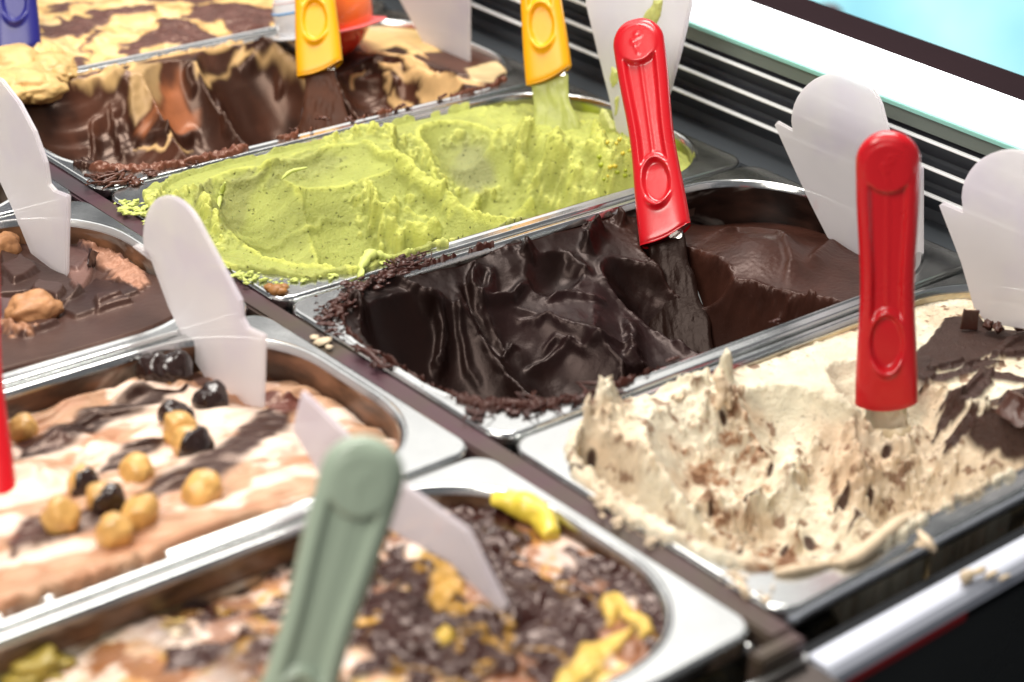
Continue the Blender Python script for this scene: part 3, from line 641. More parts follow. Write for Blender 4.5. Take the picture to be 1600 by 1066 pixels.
    g.build('dark_chocolate_gelato', dark_m, 'glossy near black chocolate gelato with deep scooped hollow and smooth dome', fine=.08, lat=.6)
    sm = mat('dark_smear', (.055, .017, .012), .4, noise=.3, nscale=200)
    it = [(510, 490, 5, 10, 2), (520, 515, 4, 7, 2), (530, 468, 5, 8, 2), (560, 448, 5, 8, 2), (600, 432, 5, 9, 2), (640, 412, 5, 9, 2), (655, 402, 4, 8, 2), (620, 420, 4, 6, 2)]
    st = []
    def wig(x0, y0, x1, y1, n_, r, amp, zt=1.5):
        for i in range(n_):
            a, b = RS.rand(), RS.rand(); p0 = np.array([x0 + (x1 - x0) * a, y0 + (y1 - y0) * a]); q = []
            for k in range(6): q.append((p0[0] + RS.randn() * amp * .8, p0[1] + RS.randn() * amp * .45, zt * .4 + abs(RS.randn()) * 1.6))
            st.append((q, r * RS.uniform(.5, 1.2)))
    wig(600, 420, 668, 400, 6, .7, 14); wig(505, 490, 560, 450, 4, .6, 12); wig(730, 645, 960, 605, 6, .7, 22); wig(900, 625, 960, 605, 6, 1.0, 14); wig(560, 540, 600, 575, 5, 1, 10)
    st.append(([(900, 598, 1), (935, 600, 3), (960, 610, 2), (965, 628, -2)], 1.0)); st.append(([(905, 600, 1), (915, 612, 1), (900, 630, 1)], .9)); st.append(([(1040, 565, 1), (1062, 558, 1)], 1.0)); st.append(([(548, 540, 2), (575, 550, 4), (598, 572, 2)], 1.3))
    smears('rim_smear', g, it + [(1215, 502, 2.5, 4, 1), (745, 640, 4, 8, 1), (800, 636, 4, 7, 1), (860, 625, 4, 7, 1), (735, 655, 3, 4, 1)], sm, g.obj, st)
    return g
G2 = dark()

CR = (.74, .67, .52); CRb = (.52, .36, .22); CRd = (.05, .022, .014)
cream_m = gel_mat('cream_gelato', sss=.12, bump=.6, bscale=600, bdist=.0018, spec=.3, tint=(1, .95, .85), cvar=.14, cscale=110, pores=.25)
CSH = (.042, .018, .014)
def cream():
    g = Gel(1, 3, -.004, CR, .55, step=.00066)
    g.base([(890, 700, 1), (940, 650, 3), (1060, 625, 0), (1200, 590, -4), (1330, 540, -5), (1440, 500, -6), (1600, 490, -6), (1750, 560, -4), (1600, 720, 0), (1450, 790, 1), (1300, 870, 0), (1200, 920, 0), (1000, 800, 0),
            (1250, 640, -3), (1400, 640, -4), (1500, 640, -3), (1350, 750, -2), (1100, 750, 0)])
    g.cut(26, 92, -48, 17, 82, 2, k=.0008, ridges=1.3, rfreq=260, p=2.3)
    g.cut(84, 122, -55, 50, 102, -2, k=.0008, ridges=.6, rfreq=120, p=2.4)
    g.cut(126, 78, -42, 30, 58, 10, k=.0008, ridges=.6, p=2.2)
    g.cut(150, 122, -58, 50, 62, 6, k=.0008, ridges=.6, p=2.2)
    g.cut(178, 78, -34, 24, 56, 8, k=.001, ridges=1.2, rfreq=240)
    g.cut(172, 128, -60, 20, 24, 0, H=40, k=.0008, ridges=1)
    g.cut(184, 76, -26, 18, 34, 0, k=.001, ridges=.8)
    for q in ((940, 645, 9, 6, 13, 0), (1130, 600, 3.5, 4, 16, 0), (1095, 610, 7, 4, 6, 0), (1110, 640, 9, 8, 6, 0), (905, 690, 7, 7, 6, 0), (1235, 775, 14, 7, 8, -60), (1130, 805, 12, 6, 7, 20), (1180, 815, 9, 5, 7, 10), (1350, 790, 13, 13, 12, 0), (1330, 830, 10, 10, 9, 0), (1400, 730, 14, 12, 12, 0), (1440, 700, 12, 9, 8, 0), (1500, 720, 16, 9, 6, 20), (1320, 740, 5, 12, 8, 10), (1560, 700, 14, 8, 4, 0)):
        g.blob(*q[:5], ang=q[5], noise=.8, nf=120)
    g.ridge([(1120, 800), (1180, 805), (1235, 770), (1250, 720), (1290, 690)], 4, 7, warp=.005, asym=.3); g.ridge([(995, 690), (1000, 750), (1010, 800)], 2, 3, warp=.003); g.ridge([(1290, 640), (1270, 700), (1260, 760)], 2.5, 4, warp=.003, asym=.4)
    g.ridge([(1235, 830), (1245, 870)], 2.2, 8); g.ridge([(1330, 650), (1310, 700), (1300, 770)], 3, 4, warp=.003)
    sm_top = g.poly([(1060, 615), (1330, 530), (1430, 480), (1440, 660), (1330, 650), (1260, 650), (1180, 640), (1140, 610)], None, warp=.004, soft=.003)
    rough = (1 - sm_top); n = NZ.fbm(g.U * 130, g.V * 130, g.z * 90, o=5, g=.68)
    g.nmask = rough * .8; g.z += .0016 * rough * n
    g.heap([([(885, 690), (905, 655), (940, 645), (985, 655)], 6, 160, .6, 2.2, 3), ([(1060, 620), (1100, 605), (1150, 620)], 7, 200, .6, 2.3, 3), ([(1120, 800), (1180, 808), (1235, 770), (1255, 720)], 6, 260, .6, 2.0, 2), ([(1080, 660), (1130, 690), (1200, 720)], 14, 260, .5, 1.8, 1), ([(920, 770), (1000, 830), (1100, 880), (1200, 920)], 5, 200, .5, 1.9, 1.5),
        ([(1300, 800), (1340, 770), (1400, 740), (1500, 735)], 14, 300, .6, 2.2, 2), ([(1080, 790), (1140, 830), (1200, 860)], 10, 200, .5, 1.7, 1)], .6)
    g.torn(3.6, 330, 1400)
    # colour
    n2 = NZ.fbm(g.U * 45 + 9, g.V * 45, g.z * 45, o=5, g=.62); n3 = NZ.fbm(g.U * 150 + 9, g.V * 150, g.z * 150, o=4, g=.6)
    g.paint(rough * smooth(-.1, .35, n2) * .55, (.58, .42, .27), .6)
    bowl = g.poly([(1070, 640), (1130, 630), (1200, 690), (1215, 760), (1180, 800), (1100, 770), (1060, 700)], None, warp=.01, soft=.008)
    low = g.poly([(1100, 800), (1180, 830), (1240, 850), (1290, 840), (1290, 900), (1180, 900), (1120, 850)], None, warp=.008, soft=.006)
    fan = g.poly([(1255, 640), (1330, 620), (1345, 780), (1260, 740)], None, warp=.006, soft=.008)
    rght = g.poly([(1290, 650), (1330, 640), (1440, 640), (1600, 700), (1600, 740), (1330, 850), (1290, 800)], None, warp=.006, soft=.006)
    lft = g.poly([(880, 700), (905, 660), (1000, 660), (1010, 830), (920, 780)], None, warp=.004, soft=.004)
    g.paint(lft * .45, (.60, .44, .29)); g.paint(rght * .45, (.62, .45, .31)); g.paint(fan * .4, (.48, .30, .18))
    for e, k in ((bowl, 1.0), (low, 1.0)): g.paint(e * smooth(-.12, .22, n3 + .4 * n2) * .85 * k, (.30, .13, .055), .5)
    g.paint(smooth(.24, .34, n3 + .3 * n2) * rough * .8, (.16, .065, .03), .45)
    g.paint(sm_top * .6, (.60, .56, .42), .4)
    for q in ((1130, 660, 3, 4), (1205, 735, 4, 3), (1165, 775, 4, 5), (1160, 862, 6, 3), (1265, 850, 5, 7), (1275, 875, 3, 5), (1385, 710, 6, 4), (1340, 800, 8, 2), (1315, 790, 6, 4), (900, 735, 3, 7), (925, 722, 3, 3), (940, 770, 2.5, 4), (1225, 862, 5, 3), (1110, 790, 2, 3), (1360, 780, 3, 3)):
        c = g.hit(q[0], q[1]); d = np.hypot((g.U - c[0]) / q[2], (g.V + c[1]) / q[3]) * 1700 * (1 + .5 * NZ.fbm(g.U * 200, g.V * 200, o=2)); g.paint(1 - smooth(.7, 1.1, d), CRd, .3)
    # chocolate sheets on the right
    P = [[(1425, 560), (1450, 535), (1475, 500), (1530, 498), (1545, 520), (1600, 520), (1640, 510), (1660, 560), (1600, 562), (1540, 562), (1500, 570), (1470, 580), (1450, 600), (1430, 595)],
         [(1510, 690), (1525, 650), (1545, 640), (1600, 650), (1660, 650), (1660, 740), (1600, 720), (1540, 705)], [(1465, 645), (1500, 615), (1512, 620), (1480, 650)], [(1550, 640), (1570, 620), (1640, 615), (1640, 640)]]
    for p in P: g.poly(p, CSH, .42, warp=.0015, wscale=140, h=1.8, soft=.0006, flat=True)
    for p, w_ in (([(1438, 612), (1478, 594), (1530, 576), (1565, 570)], 3.4), ([(1462, 652), (1495, 624), (1522, 600), (1538, 578)], 2.0), ([(1456, 695), (1478, 658), (1508, 628), (1535, 602), (1548, 585)], 4.2), ([(1480, 708), (1500, 672), (1528, 640)], 3.6), ([(1528, 580), (1570, 592), (1625, 604)], 4.2), ([(1556, 563), (1600, 548), (1650, 540)], 2.4),
                   ([(1540, 565), (1580, 533), (1610, 522)], 2.2), ([(1572, 622), (1600, 612), (1640, 612)], 3.0), ([(1540, 640), (1570, 620), (1590, 640)], 2.0), ([(1448, 578), (1490, 572), (1530, 566)], 3.4)): g.stroke(p, w_, CSH, .34, h=2.0, warp=.0016, soft=.18)
    U, V = g.U, g.V; n = NZ.fbm(U * 75, V * 75, o=4, g=.6)
    cvf = np.where((V > g.rect[3] - .03) & (U < .16), (np.where(U < .1, .0040, .002) + .0055 * n - g.sd) / .001, -1)
    cvl = np.where((U < .05), (.0045 + .004 * n - g.sd) / .001, -1)
    cvb = np.where((V < g.rect[2] + .03) & (U < .12), (.0022 + .005 * n - g.sd) / .001, -1)
    g.rim(np.maximum(np.maximum(cvb, cvf), cvl), thick=2.6)
    g.build('cream_gelato', cream_m, 'cream coloured gelato with crumbly scooped hollow and chocolate sheets at its right end', lat=1.2)
    sm = mat('cream_crumb', (.66, .52, .36), .6, noise=.2, nscale=300)
    smears('rim_crumbs', g, [(935, 640, 5, 9, 5), (1015, 640, 3, 6, 2), (1060, 618, 3, 6, 2), (940, 790, 4, 6, 1), (980, 820, 4, 6, 1), (1020, 845, 3, 4, 1), (1150, 900, 4, 7, 1), (1440, 850, 3, 5, 0), (1180, 925, 3, 5, 1)], sm, g.obj,
           [([(1120, 640, 1), (1128, 612, 8), (1122, 585, 15), (1130, 580, 16)], 3.0), ([(1140, 640, 0), (1134, 610, 8), (1130, 588, 13)], 2.2), ([(1300, 880, 1), (1340, 868, 3), (1400, 820, 3), (1440, 800, 1)], 3.2), ([(1435, 830, 2), (1450, 848, 2), (1462, 862, -1)], 2.0), ([(1150, 905, 2), (1165, 925, 0), (1168, 945, -6)], 1.6), ([(1210, 895, 1), (1250, 888, 2), (1300, 880, 1)], 2.0)])
    return g
G3 = cream()

CH = (.030, .011, .007); CHm = (.085, .030, .017); CA = (.62, .40, .17)
choc_m = gel_mat('milk_chocolate', bump=.12, bscale=500, cvar=.2, cscale=60, spec=.5)
def caramel():
    g = Gel(1, 0, -.006, CH, .30)
    g.base([(60, 160, 0), (113, 125, 1), (250, 105, 2), (400, 75, 0), (520, 45, -2), (620, 35, -4), (720, 55, -4), (790, 105, -3), (750, 140, 1), (650, 165, 1), (500, 190, 0), (350, 225, 0), (200, 265, 0), (100, 250, 0), (600, 110, 1), (450, 110, 0), (300, 170, 0)])
    g.cut(62, 116, -62, 66, 112, 0, k=.001, ridges=3.2, rfreq=120, p=2.2)
    g.cut(126, 122, -60, 34, 108, 4, k=.001, ridges=.6, rfreq=90, p=2.2)
    g.cut(180, 125, -68, 42, 116, 0, k=.0012, ridges=.5, rfreq=80, p=2.6)
    g.cut(238, 122, -44, 34, 62, 10, k=.001, ridges=1)
    for p, w_, h in (([(60, 160), (120, 140), (180, 125), (205, 150), (215, 220)], 4, 7), ([(175, 140), (150, 200), (115, 260)], 2.5, 4), ([(175, 150), (180, 210), (200, 260)], 3, 4), ([(210, 220), (260, 222), (300, 215), (320, 235)], 3, 5), ([(370, 110), (410, 85), (450, 105), (480, 120)], 4.5, 8), ([(345, 160), (350, 210), (365, 235)], 2.5, 4),
                     ([(290, 105), (295, 130), (300, 160)], 3, 6), ([(430, 100), (435, 150)], 3, 5), ([(540, 100), (600, 130), (640, 160)], 3.5, 4), ([(560, 80), (640, 110), (700, 140)], 3, 4), ([(600, 115), (620, 150)], 3, 5), ([(640, 120), (700, 125), (760, 130)], 3, 3)): g.ridge(p, w_, h, warp=.003, asym=.4)
    g.rimrough = 1.6; g.torn(1.6, 110, 700)
    g.paint(smooth(.0, .4, NZ.fbm(g.U * 30, g.V * 30, g.z * 20, o=4)) * .7, CHm, .32)
    kw = dict(warp=.004, soft=.0015)
    g.poly([(110, 125), (200, 108), (212, 92), (215, 110), (190, 120), (120, 128)], CA, .4, **kw)
    g.poly([(205, 115), (215, 100), (250, 105), (250, 150), (235, 175), (215, 190), (205, 150)], (.42, .27, .12), .4, **kw)
    g.poly([(250, 130), (285, 135), (300, 180), (290, 205), (230, 215), (215, 200), (240, 180)], (.30, .10, .04), .33, warp=.007, soft=.004)
    g.poly([(300, 100), (380, 75), (395, 80), (360, 105), (345, 115), (330, 140), (310, 120)], CA, .4, **kw)
    g.poly([(390, 78), (440, 70), (480, 85), (500, 110), (470, 100), (430, 88)], (.5, .32, .14), .4, **kw)
    g.poly([(560, 45), (620, 32), (660, 45), (690, 80), (650, 85), (620, 70), (580, 75), (560, 60)], (.68, .47, .20), .4, **kw)
    g.poly([(730, 105), (780, 95), (795, 105), (770, 130), (735, 128)], (.6, .45, .24), .4, **kw)
    for p, w_ in (([(560, 72), (600, 78), (650, 100), (690, 125)], 2.2), ([(590, 90), (640, 110), (680, 118)], 1.4), ([(655, 138), (690, 122), (720, 128), (765, 133)], 1.8), ([(650, 150), (700, 146), (760, 138)], 2.6), ([(548, 130), (552, 105), (570, 95)], 1.2), ([(605, 150), (620, 165), (650, 168)], 1.6), ([(210, 232), (260, 230), (300, 238)], .8), ([(600, 110), (610, 125), (600, 135)], 1.2), ([(620, 60), (650, 75), (665, 92)], 2.2)):
        g.stroke(p, w_, (.66, .42, .19), .4, h=.8)
    U, V = g.U, g.V; n = NZ.fbm(U * 70, V * 70, o=4, g=.6)
    cvf = np.where((V > g.rect[3] - .03) & (U < .3), (np.where(U < .1, .006, .0004) + .006 * n - g.sd) / .001, -1)
    cvb = np.where((V < g.rect[2] + .03) & (U < .2), (.0015 + .005 * n - g.sd) / .001, -1)
    g.rim(np.maximum(cvb, cvf), thick=2)
    e = smooth(-.001, .001, g.sd) * (V > g.rect[3] - .02); g.paint(e * .85, (.15, .05, .028), .35)
    e = smooth(-.003, -.001, g.sd) * (V < g.rect[2] + .02); g.paint(e * .9, CA, .4)
    g.z -= .012 * np.exp(-(((g.U - .235) / .03) ** 2 + ((g.V - .055) / .022) ** 2))
    g.build('caramel_chocolate_gelato', choc_m, 'chocolate gelato with caramel ribbons and a deep scooped hollow', fine=.12, lat=.6)
    sm = mat('choc_smear', (.10, .035, .02), .35, noise=.3, nscale=200); st = []
    for i in range(9):
        a = RS.rand() ** 1.4; x0, y0 = 140 + 190 * a, 288 - 62 * a; st.append(([(x0 + RS.randn() * 14, y0 + RS.randn() * 6, 1 + abs(RS.randn()) * 2) for k in range(5)], RS.uniform(.6, 1.3)))
    for i in range(6):
        a = RS.rand(); x0, y0 = 440 + 300 * a, 195 - 50 * a; st.append(([(x0 + RS.randn() * 9, y0 + RS.randn() * 3, 1 + abs(RS.randn())) for k in range(4)], RS.uniform(.5, 1.)))
    smears('rim_smear', g, [(200, 282, 5, 14, 1), (240, 270, 4, 10, 1), (165, 283, 4, 8, 1), (290, 255, 3, 7, 1), (550, 185, 3, 6, 1), (630, 165, 3, 7, 1), (460, 200, 2, 4, 1)], sm, g.obj, st)
    return g
G0 = caramel()

def peanut():
    g = Gel(1, -1, .001, (.70, .47, .19), .5, step=.001)
    g.base([(0, 60, 4), (120, 95, 0), (200, 80, 0), (420, 30, 0), (640, -20, 0), (0, 0, 3), (300, 0, 2), (300, 30, 2), (450, -40, 0), (200, -60, 0)])
    n = NZ.fbm(g.U * 26, g.V * 40, o=5, g=.55); g.z += .005 * n + .0012 * NZ.fbm(g.U * 75, g.V * 75, o=3) + .001 * NZ.fbm(g.U * 120, g.V * 120, o=3)
    g.paint(smooth(.05, .25, NZ.fbm(g.U * 90 + 4, g.V * 90, o=4)) * .45, (.80, .62, .36), .5)
    g.paint(smooth(.1, .3, NZ.fbm(g.U * 130 + 44, g.V * 130, o=4)) * .55, (.42, .22, .07), .5)
    CB = (.105, .045, .036)
    m = smooth(.03, .075, NZ.fbm(g.U * 19 + 3, g.V * 30 + 8, o=4, g=.5) + .05); g.paint(m * .0, CB)
    for p in ([(58, 45), (95, 28), (130, 30), (155, 45), (130, 65), (85, 60), (60, 65)], [(140, 15), (240, 8), (250, 20), (180, 28), (150, 45), (120, 25)], [(60, 20), (100, 5), (150, 5), (80, 22)], [(110, 108), (140, 70), (160, 45), (165, 50), (145, 75), (130, 90), (150, 95), (120, 108)], [(175, 85), (210, 62), (240, 45), (300, 40), (280, 62), (200, 92)],
              [(300, 10), (380, 5), (430, 20), (430, 48), (360, 55), (350, 35), (290, 30)], [(240, 35), (275, 30), (300, 42), (340, 60), (270, 75)], [(200, -10), (300, -15), (360, -5), (300, 5), (220, 2)], [(430, 0), (520, -15), (560, -5), (480, 30), (430, 40)]):
        g.poly(p, CB, .34, warp=.009, wscale=85, h=1, soft=.001)
    U, V = g.U, g.V; g.rim(np.where(U < .075, (.006 + .005 * NZ.fbm(U * 60, V * 60, o=3) - g.sd) / .001, -1), thick=5)
    for q in ((55, 85, 14, 10, 9), (35, 100, 16, 9, 7), (80, 95, 12, 9, 8)): g.blob(*q, noise=.5)
    g.build('peanut_gelato', gel_mat('peanut_gelato', sss=.1, bump=.4, bscale=500, cvar=.2, cscale=80), 'flat golden peanut gelato marbled with brown chocolate, farthest back', lat=0, fine=.3)
    # pile that spills over the rim below the blue handle
    g2 = [lump(Vz(x, y, z / 1000), r / 1000, (1.3, 1.1, .6), 4, .42, 1.7, i) for i, (x, y, z, r) in enumerate(((40, 130, 4, 16), (75, 105, 5, 12), (20, 100, 6, 15), (90, 118, 2, 9), (5, 140, 4, 14), (60, 140, 2, 12), (20, 60, 4, 14)))]
    v, f = merge(g2); o = mesh_obj('spilled_gelato', v, f, mat('peanut_pile', (.62, .40, .15), .5, noise=.6, nscale=70, bump=.8, bscale=130), g.obj)
    return g
Gm = peanut()

def sheets():
    g = Gel(-1, 1, -.016, (.060, .030, .024), .36, umin=-.30)
    g.base([(0, 380, -12), (110, 350, -17), (180, 380, -16), (225, 430, -12), (215, 455, -5), (120, 500, -4), (0, 530, -3), (60, 430, -14), (150, 440, -14), (0, 450, -12)])
    S1 = (.036, .017, .014)
    for p, h, c in (([(0, 400), (60, 420), (105, 440), (130, 465), (95, 485), (40, 465), (0, 470)], 4, S1), ([(95, 490), (150, 440), (200, 450), (215, 460), (120, 500)], 2.5, (.028, .012, .010)), ([(105, 430), (150, 408), (140, 440), (118, 450)], 3, (.16, .085, .07)), ([(100, 370), (150, 390), (120, 425), (100, 425)], 2, (.11, .06, .055)),
                    ([(0, 470), (40, 470), (60, 500), (20, 525), (0, 520)], 2, (.10, .06, .06)), ([(110, 345), (150, 360), (195, 410), (170, 420), (130, 390)], 1, (.16, .10, .10))): g.poly(p, c, .38, warp=.0015, h=h, soft=.0006)
    for p in ([(0, 420), (30, 405), (60, 425), (20, 445)], [(60, 445), (100, 450), (90, 470), (50, 468)], [(150, 470), (190, 462), (200, 475), (150, 490)], [(20, 520), (60, 508), (100, 505), (40, 530)]): g.poly(p, (.045, .020, .016), .3, warp=.003, h=3.5, soft=.0007)
    g.heap([([(128, 378), (160, 400), (190, 420), (220, 450)], 5, 110, .6, 2.0, 2), ([(0, 505), (20, 515), (50, 520)], 5, 60, .8, 2.4, 1)]); g.paint(blur(g.hm, 1) * .8, (.36, .17, .09), .45)
    e = g.stroke([(128, 378), (160, 400), (190, 420), (220, 455)], 7, (.34, .17, .11), .5, h=3, warp=.006)
    g.z += e * .002 * NZ.fbm(g.U * 220, g.V * 220, o=4)
    g.build('chocolate_sheet_gelato', gel_mat('sheet_gelato', bump=.2, cvar=.15, cscale=60), 'brown chocolate gelato topped with broken matt chocolate sheets at the left edge', lat=0, fine=.1)
    bm_ = mat('biscuit', (.42, .20, .085), .55, noise=.45, nscale=130, bump=.6, bscale=260)
    for i, (px, py, r, sq, lb) in enumerate(((50, 492, 11, (1.25, .9, .75), 'golden brown cookie lump near the rim in the chocolate sheet pan'), (8, 392, 8, (1, .8, 1), 'golden cookie lump behind the large white label at the left edge'))):
        v, f = lump(g.hit(px, py) + np.array([0, 0, .002]), r / 1000, sq, 4, .38, 1.7, i + 5); o = mesh_obj('cookie_chunk', v, f, bm_); tag(o, lb, 'cookie')
    return g
G4 = sheets()

HZ = (.44, .26, .16); HZl = (.82, .66, .55); SA = (.020, .008, .006)
def hazel():
    g = Gel(-1, 2, -.012, HZ, .42, umin=-.30)
    g.base([(0, 640, -16), (150, 600, -17), (280, 580, -19), (420, 590, -20), (520, 640, -20), (560, 680, -16), (500, 720, -4), (380, 770, -2), (200, 840, 1), (0, 900, 2), (100, 720, -8), (300, 680, -9), (420, 680, -10), (200, 760, -4), (0, 760, -6)])
    for p, w_, h in (([(20, 680), (120, 640), (250, 600)], 5, 3), ([(60, 710), (150, 660), (300, 640)], 4, 3), ([(100, 700), (160, 690), (130, 720)], 4, 3), ([(180, 640), (260, 610), (350, 640)], 7, 5), ([(420, 640), (480, 620), (510, 660)], 6, 4), ([(380, 740), (440, 710), (470, 700)], 8, 3), ([(150, 730), (250, 700), (300, 690)], 5, 2), ([(0, 760), (60, 740), (90, 770)], 5, 4)): g.ridge(p, w_, h, warp=.003, asym=.5)
    q_ = NZ.fbm(g.U * 24 + g.V * 20, g.V * 60 - g.U * 16, o=3); g.z += .0065 * np.abs(q_) + .0006 * NZ.fbm(g.U * 60, g.V * 90, o=3); g.paint(smooth(.10, .0, np.abs(q_)) * .6, (.34, .14, .07), .35)  # brown in the fold valleys paints crease shade into the colour
    n = NZ.fbm(g.U * 30 + g.V * 25, g.V * 70 - g.U * 20, o=4)
    g.paint(smooth(-.05, .15, n) * .8, HZl, .4); g.paint(smooth(.08, .3, NZ.fbm(g.U * 40 + 77, g.V * 60, o=4)) * .6, (.36, .16, .085), .4)
    kw = dict(rough=.33, warp=.003, h=1)
    g.stroke([(20, 720), (80, 690), (150, 650), (240, 620), (290, 605)], 9, SA, **kw); g.stroke([(20, 700), (60, 690), (110, 690)], 9, (.05, .022, .018), **kw); g.stroke([(150, 745), (210, 710), (260, 690)], 5, SA, **kw)
    g.stroke([(200, 790), (250, 760), (310, 745), (370, 700), (430, 650), (450, 620)], 9.5, (.030, .011, .008), **kw); g.stroke([(60, 850), (110, 830), (150, 810), (230, 780)], 6, (.035, .015, .012), **kw); g.stroke([(230, 590), (300, 590), (350, 620)], 4, (.1, .045, .03), **kw)
    g.stroke([(400, 620), (440, 640), (470, 620)], 6, (.12, .04, .03), **kw); g.stroke([(20, 870), (50, 840), (70, 800)], 7, (.05, .02, .015), **kw)
    U, V = g.U, g.V; n = NZ.fbm(U * 60, V * 60, o=4, g=.6)
    g.rim(np.where((V > g.rect[3] - .03) & (U < -.165), (.004 + .005 * n - g.sd) / .001, -1), thick=4)
    g.build('hazelnut_gelato', gel_mat('hazelnut_gelato', sss=.1, bump=.15, cvar=.12, cscale=60), 'swirled tan hazelnut gelato with chocolate streaks and whole nuts', lat=0, fine=.12)
    nutm = mat('hazelnut_skinless', (.60, .34, .10), .42, noise=.5, nscale=160, bump=.15, bscale=200, coat=.2); dip = mat('nut_chocolate', (.022, .010, .008), .2, coat=.3)
    data = [(240, 583, 0, 1, 'dark chocolate dipped hazelnut farthest back beside the white label'), (272, 580, .3, .8, 'partly dipped hazelnut tucked against the white label'), (330, 628, 0, 1, 'half dipped hazelnut just left of the white label foot'), (275, 655, .2, 1, 'chocolate capped hazelnut at the top of the cluster of three'), (283, 676, 1, 0, 'bare hazelnut in the middle of the cluster of three'), (300, 700, .5, 1, 'hazelnut dipped on its right side, lowest of the cluster of three'),
            (215, 739, 1, .15, 'round bare hazelnut alone left of the cluster of three'), (128, 757, .6, 1, 'half dipped hazelnut at the left of the front group'), (166, 783, .6, 1, 'half dipped hazelnut in the middle of the front group'), (96, 813, 1, 0, 'bare hazelnut with a crease at the far left of the front group'), (220, 806, 1, 0, 'bare hazelnut lying near the rim right of the half dipped pair'), (180, 836, 1, 0, 'flat bare hazelnut touching the front rim of the pan'), (315, 772, 1, .1, 'bare hazelnut by the rim, rightmost of the front group'), (36, 674, 1, .1, 'glossy bare hazelnut beside the red handle at the left edge')]
    for i, (px, py, bare, dp, lb) in enumerate(data):
        c = g.hit(px, py + 8); r = .0078 * RS.uniform(.86, 1.12); c = np.array(c) + np.array([0, 0, r * .42])
        V_, F_ = lump((0, 0, 0), r, (1, .93, 1.08), 4, .24, 1.5, i)
        V_ = [(x, y, z + .12 * r * math.exp(-((x * x + y * y) / (.25 * r * r))) * (1 if z > 0 else 0)) for x, y, z in V_]
        root = empty('hazelnut', c); root.rotation_euler = (RS.uniform(-.7, .7), RS.uniform(-.7, .7), RS.rand() * 6); tag(root, lb, 'nut', 'hazelnuts on the hazelnut gelato')
        o = mesh_obj('kernel', V_, F_, nutm); o.parent = root
        if dp > .3:
            # dipped side: right and lower front, as seen in the photo
            dirn = Vector(ROT @ np.array([[.2, .9, .5], [.9, -.5, .4]][1 if bare >= .5 else 0])); dirn = root.rotation_euler.to_matrix().inverted() @ dirn.normalized()
            lim = -.3 if bare < .5 else .0
            bm = bmesh.new(); bmesh.ops.create_icosphere(bm, subdivisions=4, radius=1)
            kill = [v for v in bm.verts if v.co.dot(dirn) < lim + .18 * NZ.fbm(np.array([v.co.x * 2 + i]), np.array([v.co.y * 2]), np.array([v.co.z * 2]), o=2)[0]]
            bmesh.ops.delete(bm, geom=kill, context='VERTS'); Vs = [v.co.copy() for v in bm.verts]; bm.verts.ensure_lookup_table()
            Fs = [tuple(v.index for v in f.verts) for f in bm.faces]
            P = np.array([v[:] for v in Vs]); nn = 1 + .24 * NZ.fbm(P[:, 0] * 1.5 + i * 3.7, P[:, 1] * 1.5 + i, P[:, 2] * 1.5, o=3)
            P = P * nn[:, None] * np.array((1, .93, 1.08)) * r * 1.06; P[:, 2] += np.where(P[:, 2] > 0, .12 * r * np.exp(-((P[:, 0] ** 2 + P[:, 1] ** 2) / (.25 * r * r))), 0)
            o = mesh_obj('chocolate_dip', [tuple(p) for p in P], Fs, dip); o.parent = root; bm.free()
            sd = o.modifiers.new('thick', 'SOLIDIFY'); sd.thickness = .0006; sd.offset = 0
    return g
G5 = hazel()

